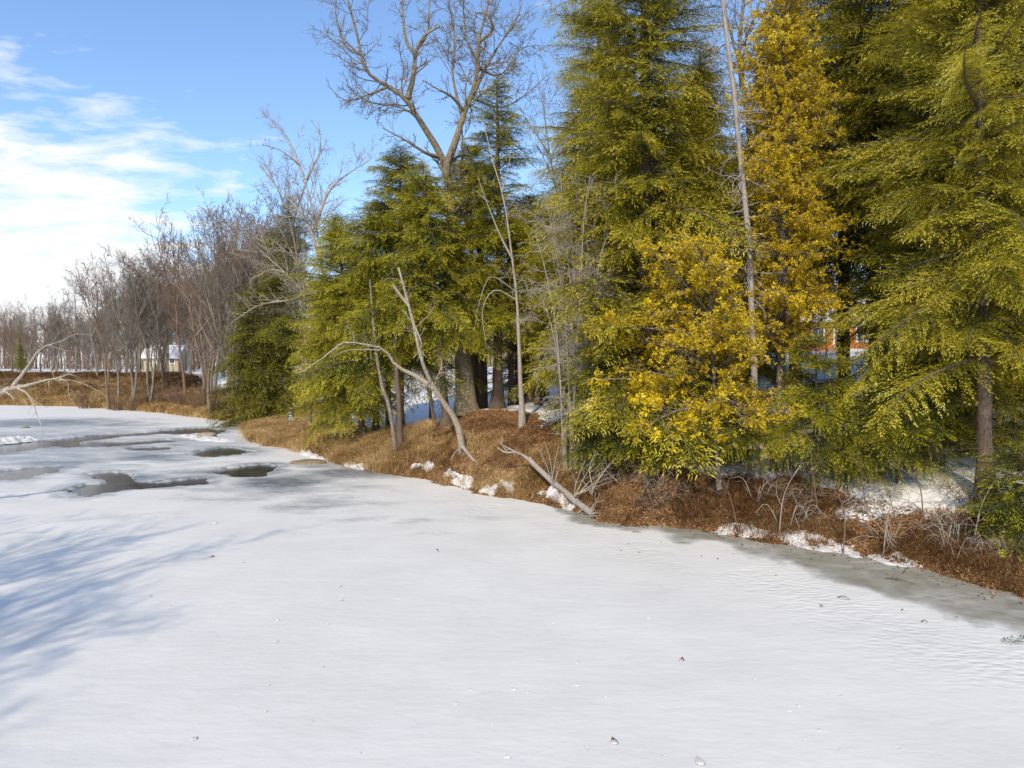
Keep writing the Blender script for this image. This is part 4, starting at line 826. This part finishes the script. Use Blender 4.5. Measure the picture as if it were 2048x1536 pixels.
x, y, z, s, t = scatter(2600, .1, 4.6, 18, 46, 760, 2150, rl, .4); k = fbm(x * .5, y * .5, 91, 3) > np.where(t < RT[9], .47, .42); x, y, z = tufts(x[k], y[k], z[k], 34, .13, rl)
x2, y2, z2, s2, t2 = scatter(1500, .2, 3.2, 30, 46, 740, 1200, rl, .5); k = fbm(x2 * .6, y2 * .6, 93, 3) > .5; x2, y2, z2 = tufts(x2[k], y2[k], z2[k], 30, .16, rl)
grass('mound_grass', x2, y2, z2, rl, .36, .008, STRAW, 'straw coloured grass at the foot of the leafy mound')
x2, y2, z2, s2, t2 = scatter(1500, .3, 3.6, 18, 33, 1180, 2150, rl, .5); k = fbm(x2 * .45, y2 * .45, 97, 3) > .62; x2, y2, z2 = tufts(x2[k], y2[k], z2[k], 30, .15, rl)
grass('bank_straw', x2, y2, z2, rl, .36, .007, REDSTRAW, 'patches of dull straw hanging on the right bank')
grass('dry_grass', x, y, z, rl, .38, .006, REDSTRAW, 'dry brown grass hanging down the near bank')
x, y, z, s, t = scatter(3600, .05, 6.5, 40, 72, 380, 860, rl, .8); x, y, z = tufts(x, y, z, 22, .22, rl)
grass('tall_straw', x, y, z, rl, .75, .013, STRAW, 'straw coloured matted grass on the low bank by the person', .6)
x, y, z, s, t = scatter(4200, .1, 9, 72, 135, -60, 520, rl, .9); x, y, z = tufts(x, y, z, 16, .4, rl)
grass('reeds', x, y, z, rl, 1.15, .028, STRAW, 'pale reeds along the far ice edge', .5)
x, y, z, s, t = scatter(3600, 4, 20, 84, 150, -60, 470, rl, .45); x, y, z = tufts(x, y, z, 16, .5, rl)
grass('russet_grass', x, y, z, rl, .9, .03, REDSTRAW, 'russet dead grass on the far slope', .6)

# ------------------------------------------------------------------ snow banks along the ice edge
def snow_ridge(name, pts, w, h, seed, label, cat='snow'):
    P = resample([np.r_[onice(*p)[:2], 0] for p in pts], 60); t = np.gradient(P, axis=0); t /= np.linalg.norm(t, axis=1, keepdims=True); nrm = np.stack([-t[:, 1], t[:, 0], 0 * t[:, 0]], 1)
    k = 22; v = np.linspace(-1, 1, k); u = np.linspace(0, 1, 60); e = np.clip(np.minimum(u, 1 - u) * 7, 0, 1) ** .6
    base = P[:, None, :] + nrm[:, None, :] * (v[None, :, None] * (w * e * (.45 + 1.1 * fbm(P[:, 0] * 2.6, P[:, 1] * 2.6, seed, 4)))[:, None, None])
    gzv = np.maximum(ground(base[..., 0].ravel(), base[..., 1].ravel()), -.02).reshape(base.shape[:2])
    hh = h * (1 - v[None] ** 4) * e[:, None] * np.clip(2.4 * fbm(base[..., 0] * 3.5, base[..., 1] * 3.5, seed + 5, 5) - .42, 0, 1.3) - .03
    base[..., 2] = gzv + hh
    i = np.arange(59)[:, None]; j = np.arange(k - 1)[None]
    Qd = np.stack([i * k + j, (i + 1) * k + j, (i + 1) * k + j + 1, i * k + j + 1], -1).reshape(-1, 4)
    o = link(name, mesh(name, base.reshape(-1, 3), Qd, mat=SNOW)); return tag(o, label, cat, 'snow left along the ice edge')
snow_ridge('snow_bank', [(1400, 1062), (1480, 1070), (1560, 1082), (1640, 1096), (1730, 1115), (1800, 1128), (1858, 1142)], .42, .11, 1, 'long white strip of snow left between the leaves and the grey ice')
snow_ridge('snow_bank', [(1915, 1132), (1950, 1140), (1985, 1148), (2010, 1156)], .22, .12, 2, 'short crumbly snow strip nearest the picture edge')
snow_ridge('snow_bank', [(888, 962), (905, 968), (925, 972), (945, 979)], .3, .2, 3, 'two humped snow clump below the broken grey branch')
snow_ridge('snow_bank', [(960, 985), (985, 990), (1010, 990), (1028, 994)], .26, .18, 4, 'rounded snow clump left of the fallen log')
snow_ridge('snow_bank', [(1070, 1000), (1100, 1003), (1125, 1012), (1160, 1022)], .28, .2, 5, 'snow lodged under the fallen log')
snow_ridge('snow_bank', [(820, 951), (840, 952), (868, 956)], .22, .16, 6, 'small snow clump at the ice edge left of the two humped clump')
snow_ridge('snow_bank', [(690, 930), (710, 934), (735, 940)], .3, .22, 7, 'snow wedge at the ice edge below the low spreading hemlock')
snow_ridge('snow_bank', [(600, 903), (620, 912), (650, 920)], .35, .22, 8, 'snow edge behind the flat brown rock')
snow_ridge('snow_bank', [(380, 868), (400, 876), (430, 880), (470, 884)], 1.1, .2, 9, 'low snow shelf around the mossy rock')
snow_ridge('snow_bank', [(-40, 886), (0, 884), (30, 881), (58, 878)], 1.6, .3, 10, 'white snow hump beside the open water under the hanging branch')

# ------------------------------------------------------------------ rocks
def rock(name, c, sx, sy, sz, seed, mat, label):
    bm = bmesh.new(); bmesh.ops.create_icosphere(bm, subdivisions=4, radius=1)
    for v in bm.verts:
        p = np.array(v.co); q = 1 + .28 * (fbm(np.array([p[0] * 1.4 + p[2]]), np.array([p[1] * 1.4 - p[2]]), seed, 4)[0] - .5) * 2
        p = np.sign(p) * np.abs(p) ** .75 * q; v.co = (p[0] * sx, p[1] * sy, max(p[2], -.4) * sz)
    me = bpy.data.meshes.new(name); bm.to_mesh(me); bm.free(); me.materials.append(mat)
    for p in me.polygons: p.use_smooth = True
    return tag(link(name, me, loc=tuple(c)), label, 'rock', 'rocks at the ice edge')
ROCK = bark_mat('rock_surface', (.14, .12, .09), (.30, .26, .19), (.44, .40, .31), .3, (.5, .48, .33), vert=2)
ROCKB = bark_mat('brown_rock_surface', (.10, .07, .045), (.22, .16, .10), (.32, .25, .16), .1, vert=2)
rock('rock', onice(414, 875) + [0, 0, .15], .75, .7, .30, 3, ROCK, 'mossy grey rock in the snow shelf beside open water')
rock('rock', onice(618, 927) + [0, 0, .02], 1.15, .6, .22, 4, ROCKB, 'flat brown rock at the ice edge below the person')
rock('rock', onice(50, 856) + [0, 0, .0], .35, .4, .14, 5, ROCKB, 'little dark stone poking from the ice by the hanging branch')

# ------------------------------------------------------------------ small things on the ice
def clump(seed, mat):
    rg = np.random.default_rng(seed); bm = bmesh.new(); bmesh.ops.create_icosphere(bm, subdivisions=2, radius=1)
    for v in bm.verts:
        k = 1 + rg.normal(0, .17); v.co = (v.co.x * k, v.co.y * k * .7, max(v.co.z, -.2) * .42 * k)
    me = bpy.data.meshes.new('snow_clump'); bm.to_mesh(me); bm.free(); me.materials.append(mat); return me
CM = [clump(500 + i, SNOW) for i in range(4)]
CL = [(555, 1241, 9), (553, 1283, 8), (683, 1200, 9), (680, 1172, 9), (656, 1248, 7), (1105, 1246, 8), (1155, 1324, 14), (1153, 1371, 12), (1026, 1379, 13), (940, 1380, 10), (913, 1408, 13), (986, 1450, 9), (1015, 1515, 14), (1508, 1358, 10), (1597, 1412, 11), (1577, 1422, 10), (1683, 1393, 10), (1638, 1461, 12), (1056, 1385, 8), (1212, 1394, 8), (1297, 1237, 9), (1322, 1173, 6), (532, 1423, 9), (536, 1371, 8), (622, 1443, 8), (388, 1478, 15), (646, 1332, 8), (300, 1192, 8), (296, 1191, 7), (431, 1046, 12), (598, 1069, 9), (340, 1210, 6), (895, 1077, 7), (1800, 1500, 10), (1794, 1493, 8), (1328, 1510, 9), (1610, 1477, 6), (1680, 1500, 7), (720, 1506, 9), (1175, 1495, 8), (487, 1125, 6), (1173, 1500, 7)]
for i, (px, py, w) in enumerate(CL):
    p = onice(px, py); s = w * p[1] / F * .5
    o = link('snow_clump', CM[i % 4], loc=tuple(p + [0, 0, .005])); o.scale = (s, s, s); o.rotation_euler = (0, 0, i * .8)
    tag(o, 'small white snow clump lying on the open ice', 'snow clump', 'snow clumps on the ice')
def leaf(name, px, py, w, col, label, snowy):
    p = onice(px, py); s = w * p[1] / F * .5; r = thing(name, label, 'leaf', p + [0, 0, .012], px % 3)
    n = 17; a = np.linspace(0, 2 * np.pi, n, endpoint=False); rad = s * (.75 + .35 * np.cos(5 * a) * (np.cos(a / 2) ** 2)); rad2 = s * (.7 + .3 * np.abs(np.cos(2.5 * a)))
    V = np.stack([np.cos(a) * rad2, np.sin(a) * rad2 * .75, .25 * s * np.cos(2 * a) + .02], 1); V = np.vstack([V, [[0, 0, .012]]]); T = [(i, (i + 1) % n, n) for i in range(n)]
    link('blade', mesh('blade', V, T=T, mat=plain(name + '_' + str(px), col, .7, .2, .3, 40)), r)
    Vt, Qt = tubes([(np.array([[[-s * .5, 0, .015], [-s, 0, .025], [-s * 1.6, .1 * s, .03]]]), np.full((1, 3), .004))], (4,)); link('stalk', mesh('stalk', Vt, Qt, mat=BARK_R), r)
    if snowy: o = link('snow_cap', CM[1], r); o.scale = (s * .9,) * 3; o.location = (-s * .3, .25 * s, 0)
leaf('fallen_leaf', 1363, 1321, 15, (.26, .07, .04), 'red brown leaf half sunk in snow at the middle of the open ice', True)
leaf('fallen_leaf', 424, 1114, 9, (.30, .06, .03), 'tiny red leaf alone on the ice near the shadow streaks', False)
leaf('fallen_leaf', 1229, 1484, 19, (.16, .08, .06), 'curled brown leaf capped with snow lowest on the ice', True)
leaf('fallen_leaf', 1643, 1213, 8, (.3, .1, .06), 'reddish leaf at the border of the grey ice strip', False)
leaf('fallen_leaf', 1400, 1524, 24, (.45, .44, .42), 'frosted grey leaf at the bottom of the open ice', True)
# hemlock sprig on the ice
p = onice(2024, 1288); q, t, ax, wd_ = bough(np.random.default_rng(9), .5, 'hemlock', 1.3)
r = thing('hemlock_sprig', 'dark green hemlock sprig lying on the rippled snow at the picture edge', 'sprig', p + [-.22, 0, .05], .1)
V = q.reshape(-1, 3).copy(); V[:, 2] = np.abs(V[:, 2]) * .35
link('needles', mesh('needles', V, np.arange(len(V)).reshape(-1, 4), attrs={'tint': np.repeat(t * .5, 4)}, mat=HEMD, smooth=False), r); a2 = ax.copy(); a2[:, 2] = .0
Vt, Qt = tubes([(a2[None], np.full((1, len(a2)), .005))], (4,)); link('stalk', mesh('stalk', Vt, Qt, mat=BARK_T), r)
for k, (x0, y0, x1, y1, lab) in enumerate([(1675, 1194, 1700, 1199, 'straight twig on the grey ice strip'), (1265, 1064, 1282, 1066, 'dark crooked twig by the ice edge below the bank'), (1805, 1147, 1818, 1134, 'black bent stick stuck upright in the grey ice'), (1770, 1156, 1830, 1168, 'long dark stick on the shaded grey ice'), (873, 1099, 877, 1103, 'tiny dark twig on the open snow'), (1843, 1243, 1856, 1245, 'short dark twig at the edge of the ripples'), (1405, 1062, 1450, 1078, 'thin dark stick along the snow strip')]):
    a, b = onice(x0, y0, .02), onice(x1, y1, .03); woody('twig', [([a, (a + b) / 2 + [0, 0, .05], b], .014, .007)], [dict(den=3, ang=50, lr=.35, rmin=.004)] if k < 4 else [], 95 + k, BARK_H, lab, 'twig', 'twigs on the ice', 6)
# leaves blown onto the grey ice strip
rl2 = np.random.default_rng(44); n0 = 9000
px = rl2.uniform(1180, 2150, n0); py = rl2.uniform(1020, 1260, n0); pp = np.array([onice(a, b) for a, b in zip(px, py)]); s, t = sdist(pp[:, 0], pp[:, 1], RS, -1)
ok = (s < .4) & (rl2.random(n0) < np.exp(-np.abs(s) / .45) * .9 + .006 * (s > -4)); c = pp[ok] + [0, 0, .015]; n = len(c); a = rl2.uniform(0, 6.28, n)
e1 = np.stack([np.cos(a), np.sin(a), rl2.normal(0, .3, n)], 1); e2 = np.stack([-np.sin(a), np.cos(a), rl2.normal(0, .3, n)], 1); L = rl2.uniform(.03, .065, n)[:, None]
V = np.stack([c - e1 * L, c - e2 * L * .6, c + e1 * L, c + e2 * L * .6], 1).reshape(-1, 3)
tag(link('blown_leaves', mesh('blown_leaves', V, np.arange(4 * n).reshape(-1, 4), attrs={'tint': np.repeat(np.clip(rl2.normal(.4, .2, n), 0, 1), 4)}, mat=LEAF, smooth=False)), kind='stuff', label='brown leaves blown onto the grey ice below the bank', cat='leaves')

# ------------------------------------------------------------------ houses
def box(bm, x0, x1, y0, y1, z0, z1):
    v = [bm.verts.new(p) for p in ((x0, y0, z0), (x1, y0, z0), (x1, y1, z0), (x0, y1, z0), (x0, y0, z1), (x1, y0, z1), (x1, y1, z1), (x0, y1, z1))]
    for f in ((0, 3, 2, 1), (4, 5, 6, 7), (0, 1, 5, 4), (1, 2, 6, 5), (2, 3, 7, 6), (3, 0, 4, 7)): bm.faces.new([v[i] for i in f])
def bmobj(name, fn, mat, parent):
    bm = bmesh.new(); fn(bm); me = bpy.data.meshes.new(name); bm.to_mesh(me); bm.free(); me.materials.append(mat); return link(name, me, parent)
def prism(bm, x0, x1, prof_):             # profile in y,z swept along x
    a = [bm.verts.new((x0, y, z)) for y, z in prof_]; b = [bm.verts.new((x1, y, z)) for y, z in prof_]; n = len(a)
    bm.faces.new(a[::-1]); bm.faces.new(b)
    for i in range(n): bm.faces.new((a[i], a[(i + 1) % n], b[(i + 1) % n], b[i]))
def clad(name, c):
    m, nt, nd, lk = nmat(name); oc = objcoord(nt); w = N(nt, 'ShaderNodeTexWave', Scale=2.6, Distortion=.3); w.bands_direction = 'Z'; lk.new(oc, w.inputs['Vector']); n_ = noise(nt, oc, 3, 5)
    col = ramp(nt, [(.3, tuple(v * .75 for v in c)), (.7, c)], n_.outputs['Fac']).outputs[0]; princ(nt, col, .7, .3, bump(nt, w.outputs['Fac'], .5, .03)); return m
WHITE = plain('white_trim', (.78, .78, .77), .5, .4, .05); GLASS = plain('dark_window_glass', (.03, .035, .04), .08, .6, .2); 
def house(name, label, loc, rz, W, Dp, Hh, roofh, wall, win, door=None, chim=None, ground_drop=1.5):
    r = thing(name, label, 'house', loc, rz)
    bmobj('wall', lambda bm: prism(bm, -W / 2, W / 2, [(0, -ground_drop), (Dp, -ground_drop), (Dp, Hh), (Dp / 2, Hh + roofh), (0, Hh)]), wall, r)
    k = .22; sl = roofh / (Dp / 2)
    rf = bmobj('roof', lambda bm: prism(bm, -W / 2 - .5, W / 2 + .5, [(-.6, Hh - .6 * sl + .03), (Dp / 2, Hh + roofh + .03), (Dp + .6, Hh - .6 * sl + .03), (Dp + .6, Hh - .6 * sl + k), (Dp / 2, Hh + roofh + k + .05), (-.6, Hh - .6 * sl + k)]), SNOW, r)
    bmobj('fascia', lambda bm: box(bm, -W / 2 - .52, W / 2 + .52, -.66, -.602, Hh - .6 * sl - .12, Hh - .6 * sl + .14), WHITE, rf)
    if chim: bmobj('chimney', lambda bm: (box(bm, chim - .4, chim + .4, Dp * .4, Dp * .4 + .7, Hh + roofh * .6, Hh + roofh + 1.0), box(bm, chim - .48, chim + .48, Dp * .4 - .08, Dp * .4 + .78, Hh + roofh + 1.002, Hh + roofh + 1.12)), plain('chimney_brick', (.16, .11, .09), .9), rf)
    for (x, w, z0, z1) in win:
        f = bmobj('window', lambda bm: [box(bm, *b_) for b_ in ((x - w / 2 - .16, x - w / 2, -.06, -.002, z0 - .16, z1 + .16), (x + w / 2, x + w / 2 + .16, -.06, -.002, z0 - .16, z1 + .16), (x - w / 2, x + w / 2, -.06, -.002, z1, z1 + .16), (x - w / 2, x + w / 2, -.06, -.002, z0 - .16, z0), (x - .03, x + .03, -.05, -.002, z0, z1))], WHITE, r)
        bmobj('pane', lambda bm: box(bm, x - w / 2, x + w / 2, -.025, -.001, z0, z1), GLASS, f)
    if door:
        d = bmobj('door', lambda bm: box(bm, door - .5, door + .5, -.05, -.001, .0, 2.1), plain('painted_door', (.25, .1, .06), .5), r)
        bmobj('handle', lambda bm: box(bm, door + .36, door + .42, -.11, -.051, .95, 1.08), plain('door_handle', (.5, .5, .48), .3, .6), d)
    return r
ORANGE = clad('orange_stained_boards', (.52, .19, .045)); CREAM = clad('cream_boards', (.48, .41, .28))
hp = at(1684, 696, 66); house('timber_house', 'orange timber house with white trim and snowy roof glimpsed between the hemlocks', hp, .05, 9, 7, 2.9, 2.4, ORANGE, [(-2.3, 1.0, .7, 2.0), (-.95 + .5, .5, .2, 2.1), (2.0, 1.1, .7, 2.0)], door=3.4)
hp = at(322, 733, 160); house('cottage', 'cream cottage under a snowy roof in the bare woods', hp, .1, 7.4, 6, 2.4, 2.3, CREAM, [(-2.4, 1.0, .8, 1.9), (-.2, 1.4, .8, 1.9), (2.4, 1.0, .8, 1.9)], door=1.1, chim=-.8)

# ------------------------------------------------------------------ person
def person(loc, rz):
    r = thing('person', 'person in a dark jacket, cap and light blue jeans standing in the straw grass', 'person', loc, rz)
    def skin(name, V, E, Rd, mat, sub=2, root=0, parent=r):
        me = bpy.data.meshes.new(name); me.from_pydata(V, E, []); o = link(name, me, parent); mo = o.modifiers.new('skin', 'SKIN'); mo.use_smooth_shade = True
        for v, q in zip(me.skin_vertices[0].data, Rd): v.radius = (q, q) if not isinstance(q, tuple) else q
        me.skin_vertices[0].data[root].use_root = True
        if sub: s_ = o.modifiers.new('sub', 'SUBSURF'); s_.levels = s_.render_levels = sub
        me.materials.append(mat); return o
    skinm = plain('skin', (.45, .27, .19), .6, .3, .08); jack = plain('dark_jacket_cloth', (.016, .018, .026), .85, .2, .3, 14, .4); jean = plain('light_blue_denim', (.34, .47, .60), .9, .15, .2, 18, .3); boot = plain('boot_leather', (.03, .028, .03), .6); capm = plain('cap_cloth', (.02, .02, .022), .9)
    # x right, -y forward (faces the drone); feet at z=0
    V = [(0, 0, .95), (0, .01, 1.12), (0, .0, 1.30), (0, .01, 1.43), (0, -.005, 1.50), (0, -.02, 1.60), (0, -.015, 1.70),
         (.10, 0, .90), (.12, -.02, .50), (.13, .01, .09), (.14, -.14, .04), (-.10, 0, .90), (-.13, -.02, .50), (-.15, .01, .09), (-.17, -.14, .04),
         (.17, .01, 1.40), (.24, .02, 1.12), (.13, -.22, 1.08), (.06, -.28, 1.09), (-.17, .01, 1.40), (-.24, .02, 1.12), (-.13, -.22, 1.08), (-.06, -.28, 1.09)]
    E = [(0, 1), (1, 2), (2, 3), (3, 4), (4, 5), (5, 6), (0, 7), (7, 8), (8, 9), (9, 10), (0, 11), (11, 12), (12, 13), (13, 14), (3, 15), (15, 16), (16, 17), (17, 18), (3, 19), (19, 20), (20, 21), (21, 22)]
    Rd = [(.16, .11), (.15, .10), (.17, .11), (.13, .09), .055, (.078, .095), (.07, .085), .09, .062, .045, .04, .09, .062, .045, .04, .06, .045, .034, .026, .06, .045, .034, .026]
    body = skin('body', V, E, Rd, skinm)
    skin('jacket', [V[0], V[1], V[2], V[3], (.17, .01, 1.40), (.24, .02, 1.12), (.15, -.18, 1.085), (-.17, .01, 1.40), (-.24, .02, 1.12), (-.15, -.18, 1.085), (0, .01, .84), (0, .01, 1.50)], [(0, 1), (1, 2), (2, 3), (3, 4), (4, 5), (5, 6), (3, 7), (7, 8), (8, 9), (0, 10), (3, 11)], [(.20, .145), (.19, .14), (.205, .145), (.15, .11), .085, .068, .052, .085, .068, .052, (.20, .15), .075], jack)
    skin('jeans', [(0, 0, .93), (.10, 0, .86), (.12, -.02, .50), (.13, .01, .10), (-.10, 0, .86), (-.13, -.02, .50), (-.15, .01, .10)], [(0, 1), (1, 2), (2, 3), (0, 4), (4, 5), (5, 6)], [(.165, .12), .105, .083, .075, .105, .083, .075], jean)
    for sx, x in ((1, .13), (-1, -.15)): skin('boot', [(x, .05, .05), (x + .01 * sx, -.10, .045), (x + .02 * sx, -.18, .04), (x, .02, .16)], [(0, 1), (1, 2), (0, 3)], [.055, .052, .04, .06], boot)
    for sx in (1, -1):       # hands: palm, four fingers and a thumb closing on the controller
        vs = [(.12 * sx, -.23, 1.085), (.085 * sx, -.28, 1.09)]; es = [(0, 1)]; rs = [.026, .028]
        for f, (dz, ln) in enumerate(((.03, .055), (.012, .065), (-.006, .06), (-.024, .045))):
            i = len(vs); vs += [(.075 * sx, -.305, 1.09 + dz), (.05 * sx, -.305 - ln * .3, 1.088 + dz), (.03 * sx, -.295, 1.085 + dz)]; es += [(1, i), (i, i + 1), (i + 1, i + 2)]; rs += [.0095, .0085, .0075]
        i = len(vs); vs += [(.085 * sx, -.27, 1.125), (.06 * sx, -.285, 1.14)]; es += [(1, i), (i, i + 1)]; rs += [.011, .009]
        skin('hand', vs, es, rs, skinm, 1, parent=body)
    hd = bmesh.new()
    def blob(bm, c, s3, sub=2):
        q = bmesh.ops.create_icosphere(bm, subdivisions=sub, radius=1); 
        for v in q['verts']: v.co = Vector((v.co.x * s3[0] + c[0], v.co.y * s3[1] + c[1], v.co.z * s3[2] + c[2]))
    bmobj('face', lambda bm: (blob(bm, (0, -.118, 1.615), (.014, .022, .024)), blob(bm, (.085, -.01, 1.63), (.012, .022, .034)), blob(bm, (-.085, -.01, 1.63), (.012, .022, .034)), blob(bm, (0, -.095, 1.565), (.026, .012, .008))), skinm, body)
    bmobj('eyes', lambda bm: (blob(bm, (.033, -.103, 1.645), (.013, .008, .008)), blob(bm, (-.033, -.103, 1.645), (.013, .008, .008))), boot, body)
    bmobj('hair', lambda bm: blob(bm, (0, .03, 1.66), (.088, .09, .09), 3), plain('dark_hair', (.03, .02, .014), .8), r)
    def capf(bm):
        blob(bm, (0, -.005, 1.70), (.097, .115, .075), 3); box(bm, -.07, .07, -.20, -.09, 1.685, 1.697)
    bmobj('cap', capf, capm, r); hd.free()
    c = thing('remote_controller', 'pale remote controller held by the standing person', 'controller', (0, 0, 0), 0)
    c.location = r.matrix_basis @ Vector((0, 0, 0)); c.location = Vector(loc); c.rotation_euler = (0, 0, rz)
    def cf(bm):
        box(bm, -.085, .085, -.335, -.235, 1.07, 1.11); bmesh.ops.bevel(bm, geom=bm.edges[:], offset=.012, segments=2, affect='EDGES')
    bmobj('casing', cf, plain('pale_plastic', (.6, .6, .6), .4), c)
    bmobj('screen', lambda bm: box(bm, -.075, .075, -.255, -.243, 1.112, 1.20), plain('tablet_screen', (.35, .37, .4), .25), c)
pp = gpos(582, 63.7); person(pp + [0, 0, .02], R_(-10))

# ------------------------------------------------------------------ light and sky
EL, AZ = 38.0, 13.0        # sun height; its light travels to the front and a little to the right
sd = bpy.data.lights.new('sun', 'SUN'); sun = bpy.data.objects.new('sun', sd); COL.objects.link(sun)
sd.energy = 2.5; sd.angle = R_(.53); sd.color = (1, .86, .64)
dv = Vector((math.sin(R_(AZ)) * math.cos(R_(EL)), math.cos(R_(AZ)) * math.cos(R_(EL)), -math.sin(R_(EL))))
sun.rotation_euler = dv.to_track_quat('-Z', 'Y').to_euler(); sun.location = (-20, -60, 60)
w = bpy.data.worlds.new('World'); sc.world = w; w.use_nodes = True; nt = w.node_tree; nt.nodes.clear(); lk = nt.links
sky = nt.nodes.new('ShaderNodeTexSky'); sky.sky_type = 'NISHITA'; sky.sun_disc = False; sky.sun_elevation = R_(EL); sky.sun_rotation = R_(180 + AZ); sky.air_density = 1.0; sky.dust_density = .6; sky.ozone_density = 4.5
tc = nt.nodes.new('ShaderNodeTexCoord'); sep = nt.nodes.new('ShaderNodeSeparateXYZ'); lk.new(tc.outputs['Generated'], sep.inputs[0])
x_, y_, z_ = sep.outputs
zz_ = mth(nt, 'ADD', mth(nt, 'MAXIMUM', z_, 0.0), .10)
cmb = nt.nodes.new('ShaderNodeCombineXYZ'); lk.new(mth(nt, 'DIVIDE', x_, zz_), cmb.inputs[0]); lk.new(mth(nt, 'DIVIDE', y_, zz_), cmb.inputs[1])
n1 = noise(nt, mapping(nt, cmb.outputs[0], (.85, 1.25, 1)), 3.9, 8, .62, .3); n2 = noise(nt, cmb.outputs[0], .5, 3, .5)
aL = N(nt, 'ShaderNodeMapRange'); aL.interpolation_type = 'SMOOTHSTEP'; aL.inputs['From Min'].default_value = .22; aL.inputs['From Max'].default_value = .62
lk.new(mth(nt, 'DIVIDE', mth(nt, 'MULTIPLY', x_, -1.0), mth(nt, 'MAXIMUM', y_, .05)), aL.inputs['Value'])
eL = N(nt, 'ShaderNodeMapRange'); eL.interpolation_type = 'SMOOTHSTEP'; eL.inputs['From Min'].default_value = .47; eL.inputs['From Max'].default_value = .10; lk.new(z_, eL.inputs['Value'])
th_ = mth(nt, 'SUBTRACT', .62, mth(nt, 'MULTIPLY', mth(nt, 'MULTIPLY', aL.outputs[0], eL.outputs[0]), .38))
den_ = mth(nt, 'MULTIPLY', mth(nt, 'SUBTRACT', mth(nt, 'ADD', mth(nt, 'MULTIPLY', n1.outputs['Fac'], .75), mth(nt, 'MULTIPLY', n2.outputs['Fac'], .25)), th_), 5.0, clamp=True)
hz = N(nt, 'ShaderNodeMapRange'); hz.interpolation_type = 'SMOOTHSTEP'; hz.inputs['From Min'].default_value = .16; hz.inputs['From Max'].default_value = .0; hz.inputs['To Max'].default_value = .55; lk.new(z_, hz.inputs['Value'])
cov = mth(nt, 'MAXIMUM', den_, hz.outputs[0])
hs = N(nt, 'ShaderNodeHueSaturation', Saturation=1.0, Value=1.04); lk.new(sky.outputs[0], hs.inputs['Color'])
colr = mixc(nt, cov, hs.outputs[0], (4.6, 4.65, 4.75))
bg = N(nt, 'ShaderNodeBackground', Strength=.15); lk.new(colr, bg.inputs[0]); wo = nt.nodes.new('ShaderNodeOutputWorld'); lk.new(bg.outputs[0], wo.inputs[0])
sc.view_settings.view_transform = 'Standard'; sc.view_settings.look = 'None'; sc.view_settings.gamma = 1; sc.view_settings.exposure = 0.62
cy = sc.cycles; cy.max_bounces = 6; cy.diffuse_bounces = 3; cy.glossy_bounces = 2; cy.transmission_bounces = 3; cy.transparent_max_bounces = 4; cy.use_denoising = True; cy.caustics_reflective = False; cy.caustics_refractive = False
